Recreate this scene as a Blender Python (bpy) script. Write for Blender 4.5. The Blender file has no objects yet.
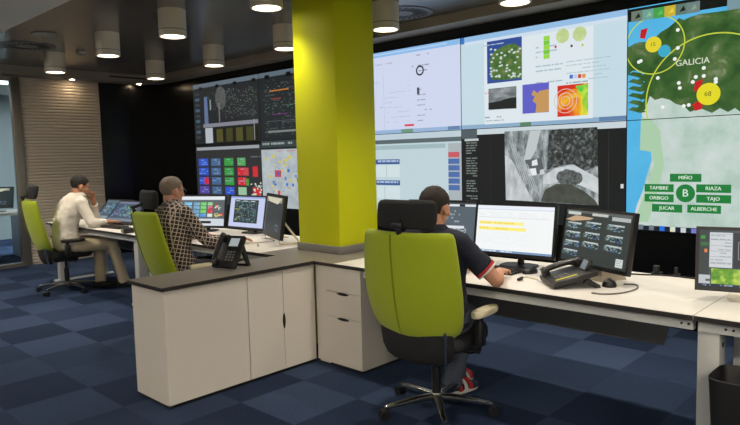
import bpy, bmesh, math, random
from mathutils import Vector, Matrix, Euler, noise
random.seed(7)
scene = bpy.context.scene
COL = scene.collection
PI = math.pi
V = Vector
R = math.radians

# ------------------------------------------------------------------ camera
FOC, CH, YAW, PIT, ROL = 635.585, 1.474, .76064, .088785, -.02452
fw = V((-math.sin(YAW)*math.cos(PIT), math.cos(YAW)*math.cos(PIT), -math.sin(PIT)))
rt = V((math.cos(YAW), math.sin(YAW), 0)); up = rt.cross(fw)
r2 = rt*math.cos(ROL)+up*math.sin(ROL); u2 = -rt*math.sin(ROL)+up*math.cos(ROL)
camd = bpy.data.cameras.new('camera'); cam = bpy.data.objects.new('camera', camd); COL.objects.link(cam)
m = Matrix((r2, u2, -fw)).transposed().to_4x4(); m.translation = V((0, 0, CH)); cam.matrix_world = m
camd.sensor_width = 36; camd.lens = FOC/740*36; camd.clip_start = .05
scene.camera = cam
WALL_Y = 5.41
def wall_pt(px, py):                      # a picture point carried onto the video wall's plane
    d = fw+r2*((px-370)/FOC)+u2*((212.5-py)/FOC); t = WALL_Y/d.y
    return d.x*t, CH+d.z*t

# ------------------------------------------------------------------ materials
def lin(c):
    c = c/255.0
    return c/12.92 if c <= .04045 else ((c+.055)/1.055)**2.4
def rgb(r, g, b): return (lin(r), lin(g), lin(b), 1)
MATS = {}
def mat(name, col, rough=.5, metal=0, spec=.5, bump=0, bscale=60, var=0, vscale=8, coat=0, sheen=0):
    if name in MATS: return MATS[name]
    m = bpy.data.materials.new(name); m.use_nodes = True
    nt = m.node_tree; b = nt.nodes['Principled BSDF']
    c = rgb(*col); b.inputs['Base Color'].default_value = c
    b.inputs['Roughness'].default_value = rough; b.inputs['Metallic'].default_value = metal
    b.inputs['Specular IOR Level'].default_value = spec
    if coat: b.inputs['Coat Weight'].default_value = coat; b.inputs['Coat Roughness'].default_value = .08
    if sheen: b.inputs['Sheen Weight'].default_value = sheen; b.inputs['Sheen Roughness'].default_value = .5
    tc = nt.nodes.new('ShaderNodeTexCoord')
    if var:
        n = nt.nodes.new('ShaderNodeTexNoise'); n.inputs['Scale'].default_value = vscale; n.inputs['Detail'].default_value = 4
        nt.links.new(tc.outputs['Object'], n.inputs['Vector'])
        mx = nt.nodes.new('ShaderNodeMix'); mx.data_type = 'RGBA'
        mx.inputs[6].default_value = tuple(x*(1-var) for x in c[:3])+(1,); mx.inputs[7].default_value = tuple(min(1, x*(1+var)) for x in c[:3])+(1,)
        nt.links.new(n.outputs['Fac'], mx.inputs[0]); nt.links.new(mx.outputs[2], b.inputs['Base Color'])
    if bump:
        n2 = nt.nodes.new('ShaderNodeTexNoise'); n2.inputs['Scale'].default_value = bscale; n2.inputs['Detail'].default_value = 3
        nt.links.new(tc.outputs['Object'], n2.inputs['Vector'])
        bp = nt.nodes.new('ShaderNodeBump'); bp.inputs['Strength'].default_value = bump; bp.inputs['Distance'].default_value = .01
        nt.links.new(n2.outputs['Fac'], bp.inputs['Height']); nt.links.new(bp.outputs['Normal'], b.inputs['Normal'])
    MATS[name] = m
    return m
def emis(name, col, strength=1.0):
    if name in MATS: return MATS[name]
    m = bpy.data.materials.new(name); m.use_nodes = True; nt = m.node_tree; b = nt.nodes['Principled BSDF']
    b.inputs['Base Color'].default_value = (.01, .01, .01, 1); b.inputs['Roughness'].default_value = .35
    b.inputs['Specular IOR Level'].default_value = .2
    b.inputs['Emission Color'].default_value = rgb(*col); b.inputs['Emission Strength'].default_value = strength
    MATS[name] = m
    return m
def E(r, g, b, s=1.0): return emis('screen_glow_%d_%d_%d_%d' % (r, g, b, int(s*100)), (r, g, b), s)
def emis_noise(name, stops, scale=6, detail=8, stretch=(1, 1, 1), rough=.6, strength=1.0, dist=0):
    if name in MATS: return MATS[name]
    m = bpy.data.materials.new(name); m.use_nodes = True; nt = m.node_tree; b = nt.nodes['Principled BSDF']
    b.inputs['Base Color'].default_value = (.01, .01, .01, 1); b.inputs['Roughness'].default_value = .35; b.inputs['Specular IOR Level'].default_value = .2
    tc = nt.nodes.new('ShaderNodeTexCoord'); mp = nt.nodes.new('ShaderNodeMapping'); mp.inputs['Scale'].default_value = stretch
    n = nt.nodes.new('ShaderNodeTexNoise'); n.inputs['Scale'].default_value = scale; n.inputs['Detail'].default_value = detail; n.inputs['Roughness'].default_value = rough
    n.inputs['Distortion'].default_value = dist
    cr = nt.nodes.new('ShaderNodeValToRGB'); el = cr.color_ramp.elements
    while len(el) < len(stops): el.new(.5)
    for e, (p, c) in zip(el, stops): e.position = p; e.color = rgb(*c)
    nt.links.new(tc.outputs['Object'], mp.inputs['Vector']); nt.links.new(mp.outputs[0], n.inputs['Vector']); nt.links.new(n.outputs['Fac'], cr.inputs[0])
    nt.links.new(cr.outputs[0], b.inputs['Emission Color']); b.inputs['Emission Strength'].default_value = strength
    MATS[name] = m
    return m

WHITE = mat('white_laminate', (212, 208, 201), .45, var=.02)
CREAM = mat('cream_laminate', (226, 218, 206), .5, var=.02)
DARKEDGE = mat('dark_edge_band', (42, 38, 36), .5)
GREYTOP = mat('grey_counter_laminate', (122, 116, 108), .38, var=.05, vscale=20)
FRAMEW = mat('pale_grey_metal', (205, 206, 202), .4, .1)
BLACKP = mat('black_plastic', (20, 20, 22), .4)
BLACKM = mat('matt_black', (14, 14, 15), .6)
BLACKG = mat('gloss_black', (8, 9, 10), .12)
BLACKF = mat('black_fabric', (22, 22, 24), .85, bump=.3, bscale=300)
CHROME = mat('chrome', (200, 195, 185), .18, 1)
GREEN = mat('lime_fabric', (150, 166, 10), .85, bump=.35, bscale=260, var=.05, vscale=30, sheen=.15)
GREEND = mat('lime_seam', (112, 126, 8), .9)
LIME = mat('lime_gloss_paint', (198, 202, 14), .55, spec=.3, var=.02, vscale=2)
SILVER = mat('brushed_metal', (226, 214, 194), .42, .1)
PAD = mat('highlit_arm_pad', (214, 204, 172), .45)  # cream highlight on the arm pads put into their base colour
GREYPLINTH = mat('grey_plinth', (120, 116, 110), .45)
PLASTER = mat('plaster_paint', (214, 211, 202), .8, var=.02)

# ------------------------------------------------------------------ object helpers
def tag(o, label=None, cat=None, group=None, kind=None):
    if label: o['label'] = label
    if cat: o['category'] = cat
    if group: o['group'] = group
    if kind: o['kind'] = kind
    return o
def thing(name, label, cat, loc=(0, 0, 0), rz=0, group=None):
    o = bpy.data.objects.new(name, None); o.empty_display_size = .1; COL.objects.link(o)
    o.location = loc; o.rotation_euler = (0, 0, rz)
    return tag(o, label, cat, group)
def link_mesh(name, me, parent=None):
    o = bpy.data.objects.new(name, me); COL.objects.link(o)
    if parent is not None: o.parent = parent
    return o
class MB:
    def __init__(s): s.bm = bmesh.new(); s.mi = 0; s.mats = []
    def use(s, m):
        if m not in s.mats: s.mats.append(m)
        s.mi = s.mats.index(m); return s
    def _tag(s, fs):
        for f in fs: f.material_index = s.mi
    def box(s, a, b, bev=0, M=None, seg=2):
        x0, y0, z0 = a; x1, y1, z1 = b
        vs = [s.bm.verts.new((x, y, z)) for x in (x0, x1) for y in (y0, y1) for z in (z0, z1)]
        F = [(0, 1, 3, 2), (4, 6, 7, 5), (0, 4, 5, 1), (2, 3, 7, 6), (0, 2, 6, 4), (1, 5, 7, 3)]
        fs = [s.bm.faces.new([vs[i] for i in f]) for f in F]; s._tag(fs)
        if bev:
            es = list({e for f in fs for e in f.edges})
            r = bmesh.ops.bevel(s.bm, geom=es, offset=bev, segments=seg, affect='EDGES', profile=.5)
            vs = list({v for f in r['faces'] for v in f.verts} | {v for v in vs if v.is_valid})
            s._tag({f for v in vs for f in v.link_faces})
        if M is not None: bmesh.ops.transform(s.bm, matrix=M, verts=[v for v in vs if v.is_valid])
        return s
    def loft(s, rings, cap=True, closed=True):
        L = [[s.bm.verts.new(p) for p in r] for r in rings]; n = len(L[0]); fs = []
        for a, b in zip(L[:-1], L[1:]):
            for i in range(n if closed else n-1):
                j = (i+1) % n
                fs.append(s.bm.faces.new((a[i], a[j], b[j], b[i])))
        if cap:
            fs.append(s.bm.faces.new(L[0][::-1])); fs.append(s.bm.faces.new(L[-1]))
        s._tag(fs); return s
    def cyl(s, p0, p1, r0, r1=None, n=20, cap=True):
        p0 = V(p0); p1 = V(p1); r1 = r0 if r1 is None else r1
        d = (p1-p0).normalized(); a = d.orthogonal().normalized(); b = d.cross(a)
        ring = lambda p, r: [p+(a*math.cos(2*PI*i/n)+b*math.sin(2*PI*i/n))*r for i in range(n)]
        return s.loft([ring(p0, r0), ring(p1, r1)], cap)
    def tube(s, pts, r, n=10):
        pts = [V(p) for p in pts]; rings = []
        rr = r if isinstance(r, (list, tuple)) else [r]*len(pts)
        a = None
        for i, p in enumerate(pts):
            d = ((pts[min(i+1, len(pts)-1)]-pts[max(i-1, 0)])).normalized()
            a = d.orthogonal().normalized() if a is None else (a-d*a.dot(d)).normalized()
            b = d.cross(a)
            rings.append([p+(a*math.cos(2*PI*k/n)+b*math.sin(2*PI*k/n))*rr[i] for k in range(n)])
        return s.loft(rings)
    def lathe(s, prof, c=(0, 0, 0), n=32, cap=True):
        c = V(c)
        return s.loft([[c+V((r*math.cos(2*PI*i/n), r*math.sin(2*PI*i/n), z)) for i in range(n)] for r, z in prof], cap)
    def ell(s, c, rad, M=None, u=20, v=12):
        T = Matrix.Translation(V(c)) @ (M.to_4x4() if M is not None else Matrix.Identity(4)) @ Matrix.Diagonal((rad[0], rad[1], rad[2], 1))
        r = bmesh.ops.create_uvsphere(s.bm, u_segments=u, v_segments=v, radius=1, matrix=T)
        s._tag({f for w in r['verts'] for f in w.link_faces}); return s
    def prism(s, poly, z0, z1):                      # polygon in XY extruded in Z
        return s.loft([[V((x, y, z0)) for x, y in poly], [V((x, y, z1)) for x, y in poly]])
    def face(s, pts):
        f = s.bm.faces.new([s.bm.verts.new(p) for p in pts]); s._tag([f]); return s
    def build(s, name, m=None, parent=None, smooth=True, ang=35):
        bmesh.ops.recalc_face_normals(s.bm, faces=s.bm.faces[:])
        me = bpy.data.meshes.new(name); s.bm.to_mesh(me); s.bm.free()
        if m is not None: me.materials.append(m)
        for q in s.mats: me.materials.append(q)
        if smooth:
            me.polygons.foreach_set('use_smooth', [True]*len(me.polygons))
            me.set_sharp_from_angle(angle=R(ang))
        return link_mesh(name, me, parent)
def superring(cx, cy, z, w, h, e=4, n=28, bow=0):
    out = []
    for i in range(n):
        t = 2*PI*i/n; c, q = math.cos(t), math.sin(t)
        x = w*math.copysign(abs(c)**(2/e), c); y = h*math.copysign(abs(q)**(2/e), q)
        out.append(V((cx+x, cy+y+bow*(x/max(w, 1e-4))**2*min(1, w/.2), z)))
    return out
def copy_tree(o, parent=None):
    c = o.copy(); COL.objects.link(c)
    if parent is not None: c.parent = parent
    for ch in list(o.children): copy_tree(ch, c)
    return c
def spline(pts, k=8):
    pts = [V(p) for p in pts]; out = []
    P = [pts[0]]+pts+[pts[-1]]
    for i in range(1, len(P)-2):
        for j in range(k):
            t = j/k; a, b, c, d = P[i-1], P[i], P[i+1], P[i+2]
            out.append(.5*((2*b)+(c-a)*t+(2*a-5*b+4*c-d)*t*t+(3*b-a-3*c+d)*t**3))
    out.append(pts[-1]); return out
TEXTCACHE = {}
def text_into(mb, s, size, M, m):
    """letters as flat faces, added to a screen's own mesh through matrix M"""
    cu = bpy.data.curves.new('lettering', 'FONT'); cu.body = s; cu.size = size; cu.align_x = 'CENTER'; cu.align_y = 'CENTER'; cu.resolution_u = 3
    o = bpy.data.objects.new('lettering', cu); COL.objects.link(o)
    dg = bpy.context.evaluated_depsgraph_get(); me = bpy.data.meshes.new_from_object(o.evaluated_get(dg))
    bpy.data.objects.remove(o); bpy.data.curves.remove(cu)
    mb.use(m); vs = [mb.bm.verts.new(M @ v.co) for v in me.vertices]
    for p in me.polygons:
        try: f = mb.bm.faces.new([vs[i] for i in p.vertices]); f.material_index = mb.mi
        except ValueError: pass
    bpy.data.meshes.remove(me)

# ------------------------------------------------------------------ the room
XL, XR, YB, ZC = -10.0, 3.6, -2.6, 2.84
def struct(mb, name, m=None, **k):
    return tag(mb.build(name, m, **k), kind='structure')
def carpet_mat():
    m = bpy.data.materials.new('blue_carpet_tiles'); m.use_nodes = True; nt = m.node_tree; b = nt.nodes['Principled BSDF']
    N = nt.nodes.new; L = nt.links.new
    tc = N('ShaderNodeTexCoord'); mp = N('ShaderNodeMapping'); mp.inputs['Location'].default_value = (5.67+.5*40, -2.155+.5*40, 0); mp.inputs['Scale'].default_value = (2, 2, 2)
    mp.vector_type = 'POINT'; mp.inputs['Location'].default_value = (11.34+80, -4.31+80, .5)
    L(tc.outputs['Object'], mp.inputs['Vector'])
    fl = N('ShaderNodeVectorMath'); fl.operation = 'FLOOR'; L(mp.outputs[0], fl.inputs[0])
    wn = N('ShaderNodeTexWhiteNoise'); wn.noise_dimensions = '2D'; L(fl.outputs[0], wn.inputs['Vector'])
    ck = N('ShaderNodeTexChecker'); ck.inputs['Scale'].default_value = 1; L(mp.outputs[0], ck.inputs['Vector'])
    ad = N('ShaderNodeMath'); ad.operation = 'MULTIPLY_ADD'; L(ck.outputs['Fac'], ad.inputs[0]); ad.inputs[1].default_value = .55; 
    sc = N('ShaderNodeMath'); sc.operation = 'MULTIPLY'; L(wn.outputs['Value'], sc.inputs[0]); sc.inputs[1].default_value = .45; L(sc.outputs[0], ad.inputs[2])
    cr = N('ShaderNodeValToRGB'); cr.color_ramp.elements[0].color = rgb(29, 42, 66); cr.color_ramp.elements[1].color = rgb(56, 71, 98); L(ad.outputs[0], cr.inputs[0])
    nz = N('ShaderNodeTexNoise'); nz.inputs['Scale'].default_value = 90; nz.inputs['Detail'].default_value = 4; L(tc.outputs['Object'], nz.inputs['Vector'])
    mx = N('ShaderNodeMix'); mx.data_type = 'RGBA'; mx.blend_type = 'MULTIPLY'; mx.inputs[0].default_value = .5
    L(cr.outputs[0], mx.inputs[6]); L(nz.outputs['Color'], mx.inputs[7])
    hs = N('ShaderNodeHueSaturation'); hs.inputs['Value'].default_value = 1.2; L(mx.outputs[2], hs.inputs['Color'])
    # use grey noise only
    bw = N('ShaderNodeRGBToBW'); L(nz.outputs['Color'], bw.inputs[0]); L(bw.outputs[0], mx.inputs[7]); L(hs.outputs[0], b.inputs['Base Color'])
    b.inputs['Roughness'].default_value = .95; b.inputs['Specular IOR Level'].default_value = .15
    bp = N('ShaderNodeBump'); bp.inputs['Strength'].default_value = .4; bp.inputs['Distance'].default_value = .005; L(nz.outputs['Fac'], bp.inputs['Height']); L(bp.outputs[0], b.inputs['Normal'])
    return m
struct(MB().box((XL-4, YB, -.1), (XR, WALL_Y+.3, 0)), 'floor', carpet_mat(), smooth=False)
def ceiling_mat():
    m = mat('dark_ceiling_panels', (100, 96, 90), .22, .1, spec=.5)
    nt = m.node_tree; b = nt.nodes['Principled BSDF']
    tc = nt.nodes.new('ShaderNodeTexCoord'); br = nt.nodes.new('ShaderNodeTexBrick')
    br.offset = 0; br.inputs['Scale'].default_value = 1; br.inputs['Brick Width'].default_value = 1.4; br.inputs['Row Height'].default_value = 1.27; br.inputs['Mortar Size'].default_value = .004
    br.inputs['Color1'].default_value = rgb(100, 96, 90); br.inputs['Color2'].default_value = rgb(94, 91, 86); br.inputs['Mortar'].default_value = rgb(56, 54, 52)
    nt.links.new(tc.outputs['Object'], br.inputs['Vector']); nt.links.new(br.outputs['Color'], b.inputs['Base Color'])
    return m
struct(MB().box((XL-.1, 2.27, ZC), (XR, WALL_Y+.3, ZC+.1)), 'ceiling', ceiling_mat(), smooth=False)
struct(MB().box((XL-4, YB, ZC-.002), (XR, 2.27, ZC+.1)).box((XL-4, 2.27, ZC), (XL-.1, WALL_Y+.3, ZC+.1)), 'ceiling_front', PLASTER, smooth=False)
BLACKWALL = mat('black_gloss_wall_panel', (9, 9, 10), .25)
struct(MB().box((XL-.1, WALL_Y+.02, 0), (XR, WALL_Y+.3, ZC)), 'wall_back', BLACKWALL, smooth=False)
def corrug_mat():
    m = mat('ribbed_cream_panel', (196, 182, 164), .5); nt = m.node_tree; b = nt.nodes['Principled BSDF']
    tc = nt.nodes.new('ShaderNodeTexCoord'); w = nt.nodes.new('ShaderNodeTexWave'); w.bands_direction = 'Z'; w.inputs['Scale'].default_value = 6.5; w.wave_profile = 'SIN'
    nt.links.new(tc.outputs['Object'], w.inputs['Vector'])
    bp = nt.nodes.new('ShaderNodeBump'); bp.inputs['Strength'].default_value = 1; bp.inputs['Distance'].default_value = .05
    nt.links.new(w.outputs['Fac'], bp.inputs['Height']); nt.links.new(bp.outputs[0], b.inputs['Normal'])
    return m
mb = MB()
rib = []                                            # ribbed panel: real horizontal corrugation
zz = [0.0]; 
prof = []
z = .02
while z < 2.72:
    prof += [(XL+.002, z), (XL+.010, z+.010), (XL+.010, z+.032), (XL+.002, z+.042)]; z += .046
ringa = [V((x, 3.26, z)) for x, z in prof]; ringb = [V((x, 4.41, z)) for x, z in prof]
mb.loft([ringa, ringb], cap=False, closed=False)
mb.box((XL-.08, 3.26, 0), (XL, 4.41, ZC))
struct(mb, 'wall_left', mat('ribbed_cream_panel', (190, 178, 160), .55), smooth=False)
mb = MB().box((XL-.08, 4.41, 0), (XL+.012, 4.9, 2.72)).box((XL-.08, 4.905, 0), (XL+.012, WALL_Y+.02, 2.72))
mb.box((XL-.08, 4.41, 2.72), (XL, WALL_Y+.02, ZC))
struct(mb, 'wall_left_dark', BLACKWALL, smooth=False)
struct(MB().box((XL-4, YB-.1, 0), (XR, YB, ZC)), 'wall_front', PLASTER, smooth=False)
struct(MB().box((XR, YB-.1, 0), (XR+.1, WALL_Y+.3, ZC)), 'wall_right', PLASTER, smooth=False)
# wall of the room next door, behind the glass
struct(MB().box((XL-4, YB, 0), (XL-3.9, WALL_Y+.3, ZC)).box((XL-4, WALL_Y+.2, 0), (XL-.1, WALL_Y+.3, ZC)), 'wall_next_room', mat('grey_blue_wall', (150, 160, 160), .7), smooth=False)
# soffit bands under the ceiling
TRIM = mat('taupe_soffit', (150, 140, 126), .6)
struct(MB().box((XL+.001, 2.27, 2.72), (XL+.32, WALL_Y-.25, ZC)), 'trim_1', TRIM, smooth=False)
struct(MB().box((XL+.001, WALL_Y-.25, 2.745), (XR, WALL_Y+.019, ZC)), 'trim_2', TRIM, smooth=False)
mb = MB().box((XL+.3195, 4.45, 2.775), (XL+.3215, 5.12, 2.80))
struct(mb, 'trim_3', BLACKM, smooth=False)
# glass partition with its metal post
t = tag(bpy.data.objects.new('window_1', None), kind='structure'); COL.objects.link(t); t.location = (XL, 2.9, 0)
MB().box((-.05, .24, 0), (.05, .36, 2.72), .004).build('window_post', mat('satin_steel', (150, 142, 130), .35, .8), t)
MB().box((-.05, -5.4, 0), (.05, .24, .05)).box((-.05, -5.4, 2.66), (.05, .24, 2.72)).build('window_frame', MATS['satin_steel'], t)
gm = bpy.data.materials.new('clear_glass'); gm.use_nodes = True
gb = gm.node_tree.nodes['Principled BSDF']; gb.inputs['Transmission Weight'].default_value = 1; gb.inputs['Roughness'].default_value = .0; gb.inputs['IOR'].default_value = 1.02; gb.inputs['Base Color'].default_value = (.86, .93, .92, 1)
MB().box((-.004, -5.4, .05), (.004, .24, 2.66)).build('window_pane', gm, t)
struct(MB().box((XL-.05, YB, 2.72), (XL+.05, 3.26, ZC)), 'trim_4', TRIM, smooth=False)

# lime pillar with grey plinth, standing on the counter line
px0, px1, py0, py1 = -3.9, -3.43, 3.27, 3.69
pil = thing('pillar', None, None, ((px0+px1)/2, (py0+py1)/2, 0)); tag(pil, kind='structure')
a, b = (px1-px0)/2, (py1-py0)/2
MB().box((-a, -b, 0), (a, b, ZC), .008).build('pillar_shaft', LIME, pil)
MB().box((-a-.014, -b-.014, .7405), (a+.014, b+.014, .80), .003).build('plinth', GREYPLINTH, pil)

# ------------------------------------------------------------------ ceiling fittings
def make_lamp():
    t = thing('ceiling_lamp', '', 'lamp')
    r = .123
    MB().lathe([(r-.016, .012), (r-.016, .0), (r-.004, 0), (r, .004), (r, .24), (r-.004, .2395), (r-.016, .2395), (r-.016, .012)], n=40, cap=False).build('lamp_body', SILVER, t)
    MB().lathe([(.0005, .016), (r-.0165, .016), (r-.0165, .021), (.0005, .021)], n=40).build('diffuser', emis('lamp_glow', (255, 244, 224), LAMP), t)
    ld = bpy.data.lights.new('lamp_light', 'SPOT'); ld.energy = LAMP_W; ld.color = (1, .90, .76); ld.spot_size = R(116); ld.spot_blend = 1.0; ld.shadow_soft_size = .06
    lo = bpy.data.objects.new('lamp_light', ld); COL.objects.link(lo); lo.parent = t; lo.location = (0, 0, .0)
    MB().lathe([(r+.002, .055), (r+.002, .060)], n=40, cap=True).build('seam_ring', mat('lamp_seam', (90, 84, 76), .4, .6), t)
    return t
LAMP = 8.0
LAMP_W = 88.0
lab = {
 (-8.33, 3.15): 'brushed metal cylinder ceiling lamp nearest the ribbed left wall, above the man in white',
 (-6.74, 3.1): 'brushed metal cylinder ceiling lamp, second from left in the row away from the screens',
 (-5.36, 3.08): 'brushed metal cylinder ceiling lamp, third in the row above the checked shirt man',
 (-3.92, 3.045): 'large brushed metal cylinder ceiling lamp close to the near side of the lime pillar',
 (-8.22, 4.43): 'small brushed metal cylinder ceiling lamp farthest back, near the black corner',
 (-6.7, 4.38): 'brushed metal cylinder ceiling lamp, second from the black corner along the video wall',
 (-5.25, 4.30): 'brushed metal cylinder ceiling lamp half hidden by the left edge of the lime pillar',
 (-3.9, 4.36): 'brushed metal cylinder ceiling lamp just right of the lime pillar near the swirl vent',
 (-2.577, 4.356): 'brushed metal cylinder ceiling lamp cut by the top edge above the weather map screen'}
first = None
added_lamps = [(-2.52, 3.06), (-1.2, 3.06), (-1.2, 4.36), (.2, 3.06), (.2, 4.36)]  # unseen lamps added past the visible rows to brighten the room
for k, (x, y) in enumerate(list(lab)+added_lamps):
    if first is None: o = first = make_lamp()
    else: o = copy_tree(first)
    if k == 3:                                        # this lamp is dimmer: it stands right against the pillar
        for ch in o.children:
            if ch.type == 'LIGHT': ch.data = ch.data.copy(); ch.data.energy = LAMP_W*.5
    o.location = (x, y, 2.5995); o['group'] = 'cylinder lamps under the dark ceiling'
    o['label'] = lab.get((x, y), 'added cylinder ceiling lamp out of the frame over the right-hand desks')
ADDED_PANEL = 105.0  # unseen panel lights added to brighten this room and the one next door
for k, (x, y) in enumerate(((2.2, .6), (1.4, -1.7), (-1.6, -1.7), (-7.4, .7), (XL-1.6, 1.6), (XL-1.6, 3.6))):
    t = thing('added_panel_light', 'added square ceiling panel light out of the frame' + (' behind the camera' if k < 4 else ' in the room behind the glass'), 'lamp', (x, y, ZC-.003), 0, 'added panel lights out of view' if k < 4 else 'added panel lights behind the glass')
    MB().box((-.3, -.3, -.02), (.3, -.275, 0)).box((-.3, .275, -.02), (.3, .3, 0)).box((-.3, -.275, -.02), (-.275, .275, 0)).box((.275, -.275, -.02), (.3, .275, 0)).build('panel_frame', FRAMEW, t, smooth=False)
    MB().box((-.275, -.275, -.012), (.275, .275, -.002)).build('diffuser', emis('added_panel_glow' if k < 3 else 'added_glow_left', (255, 244, 228), ADDED_PANEL if k < 3 else ADDED_PANEL*.95) if k < 4 else emis('added_glow_next_room', (235, 246, 255), ADDED_PANEL*1.2), t, smooth=False)
def swirl(x, y, label):
    t = thing('swirl_air_vent', label, 'vent', (x, y, ZC))
    MB().lathe([(.001, 0), (.30, 0), (.302, -.006), (.001, -.006)], n=40).build('vent_plate', mat('vent_grey', (92, 92, 90), .4, .4), t)
    mb = MB()
    for i in range(24):
        a = 2*PI*i/24; M = Matrix.Rotation(a, 4, 'Z') @ Matrix.Translation((.18, 0, -.0075)) @ Matrix.Rotation(.5, 4, 'Z')
        mb.box((-.075, -.011, -.0015), (.075, .011, .0015), M=M)
    mb.build('vent_slots', BLACKM, t, smooth=False)
swirl(-8.02, 2.74, 'round swirl air vent in the dark ceiling at the far left')
swirl(-4.08, 4.80, 'round swirl air vent in the ceiling right of the lime pillar')
t = thing('ceiling_speaker', 'plain round pale disc in the dark ceiling above the seated man in white', 'speaker', (-7.18, 2.63, ZC))
MB().lathe([(.001, 0), (.125, 0), (.13, -.006), (.122, -.012), (.001, -.014)], n=40).build('grille', mat('grey_disc', (150, 147, 140), .6), t)
for (x, y, l) in ((-8.05, 3.36, 'small smoke detector on the dark ceiling between two left lamps'), (-9.2, 5.05, 'small smoke detector on the ceiling near the black corner')):
    t = thing('smoke_detector', l, 'detector', (x, y, ZC))
    MB().lathe([(.001, 0), (.055, 0), (.055, -.018), (.045, -.03), (.001, -.032)], n=24).build('housing', mat('detector_white', (170, 165, 155), .5), t)
    MB().lathe([(.001, -.032), (.022, -.032), (.018, -.042), (.001, -.043)], n=20).build('sensor_cap', mat('detector_cap', (110, 105, 98), .4), t)
for (x, y, z, l) in ((XL+.17, 3.95, 2.72, 'small recessed spotlight in the soffit above the ribbed cream wall'), (XL+.17, 5.0, 2.72, 'small recessed spotlight in the soffit above the black corner')):
    t = thing('recessed_spotlight', l, 'lamp', (x, y, z))
    MB().lathe([(.045, 0), (.045, -.004), (.034, -.004), (.034, 0)], n=24, cap=False).build('bezel', SILVER, t)
    MB().lathe([(.001, -.0012), (.034, -.0012), (.034, -.0025), (.001, -.0025)], n=24).build('bulb', emis('spot_glow', (255, 226, 185), 110), t)

# ------------------------------------------------------------------ video wall
ZT, ZB = 2.635, .798; ZS = (ZT+ZB)/2
XS = [-8.9, -7.21, -5.515, -3.826, -2.139, -.45]
class Screen:
    """collects flat picture areas of ONE display (wall plane)"""
    def __init__(s, x0, x1, z0, z1, bg):
        s.x0, s.x1, s.z0, s.z1 = x0, x1, z0, z1; s.mb = MB(); s.n = 0; s.ylock = None
        s.quad(0, 0, 1, 1, bg)
    def y(s): s.n += 1; return WALL_Y-.0005-s.n*.00012
    def uv(s, u, v): return s.x0+u*(s.x1-s.x0), s.z1+v*(s.z0-s.z1)
    def quad(s, u0, v0, u1, v1, m):
        y = s.y(); s.mb.use(m)
        (a, b), (c, d) = s.uv(u0, v0), s.uv(u1, v1)
        s.mb.face([(a, y, d), (c, y, d), (c, y, b), (a, y, b)])
    def clip(s, poly):
        def cut(P, ax, val, keep):
            out = []
            for i in range(len(P)):
                p, q = P[i-1], P[i]; ip, iq = keep(p[ax], val), keep(q[ax], val)
                if ip != iq:
                    t = (val-p[ax])/(q[ax]-p[ax]); out.append((p[0]+t*(q[0]-p[0]), p[1]+t*(q[1]-p[1])))
                if iq: out.append(q)
            return out
        for ax, val, k in ((0, s.x0, lambda a, b: a >= b), (0, s.x1, lambda a, b: a <= b), (1, s.z0, lambda a, b: a >= b), (1, s.z1, lambda a, b: a <= b)):
            if len(poly) < 3: return []
            poly = cut(poly, ax, val, k)
        return poly
    def poly(s, P, m, px=True):
        pts = [wall_pt(*p) for p in P] if px else P
        pts = s.clip(pts)
        if len(pts) < 3: return
        y = s.ylock or s.y(); s.mb.use(m); s.mb.face([(x, y, z) for x, z in pts])
    def pxrect(s, a, b, c, d, m):        # wall-aligned rectangle through two opposite picture corners
        (x0, z0), (x1, z1) = wall_pt(a, b), wall_pt(c, d)
        s.poly([(x0, z0), (x1, z0), (x1, z1), (x0, z1)], m, px=False)
    def disc(s, px, py, r, m, n=28, ry=None):
        x, z = wall_pt(px, py)
        s.poly([(x+r*math.cos(2*PI*i/n), z+(ry or r)*math.sin(2*PI*i/n)) for i in range(n)], m, px=False)
    def ring(s, x, z, r, w, m, n=64):
        s.ylock = s.y()
        for i in range(n):
            a, b = 2*PI*i/n, 2*PI*(i+1)/n
            s.poly([(x+r*math.cos(a), z+r*math.sin(a)), (x+r*math.cos(b), z+r*math.sin(b)), (x+(r-w)*math.cos(b), z+(r-w)*math.sin(b)), (x+(r-w)*math.cos(a), z+(r-w)*math.sin(a))], m, px=False)
        s.ylock = None
    def text(s, body, px, py, size, m):
        x, z = wall_pt(px, py); y = s.y()-.0003
        text_into(s.mb, body, size, Matrix.Translation((x, y, z)) @ Matrix.Rotation(PI/2, 4, 'X'), m)
    def lines(s, u0, v0, u1, v1, rows, m, seed=1, h=.4, dens=.75):
        rr = random.Random(seed); dv = (v1-v0)/rows; y = s.y(); s.mb.use(m)
        for i in range(rows):
            u = u0
            while u < u1-.01:
                w = rr.uniform(.01, .05)
                if rr.random() < dens:
                    (a, b), (c, d) = s.uv(u, v0+i*dv), s.uv(min(u1, u+w), v0+(i+h)*dv)
                    s.mb.face([(a, y, d), (c, y, d), (c, y, b), (a, y, b)])
                u += w+.006
    def specks(s, u0, v0, u1, v1, n, m, seed=1, w=.012, h=.014):
        rr = random.Random(seed); y = s.y(); s.mb.use(m)
        for _ in range(n):
            u, v = rr.uniform(u0, u1-w), rr.uniform(v0, v1-h); k = rr.uniform(.5, 1)
            (a, b), (c, d) = s.uv(u, v), s.uv(u+w*k, v+h*k)
            s.mb.face([(a, y, d), (c, y, d), (c, y, b), (a, y, b)])
    def finish(s, label):
        cx, g = (s.x0+s.x1)/2, .006
        t = thing('video_wall_display', label, 'screen', (cx, WALL_Y, s.z0), 0, 'displays of the video wall')
        w, h = (s.x1-s.x0)/2, s.z1-s.z0
        MB().box((-w+.0005, 0, .0005), (w-.0005, .0195, h-.0005)).build('housing', BLACKM, t, smooth=False)
        o = s.mb.build('screen_image', None, t, smooth=False)
        for p in o.data.vertices: p.co -= V((cx, WALL_Y, s.z0))
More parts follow.
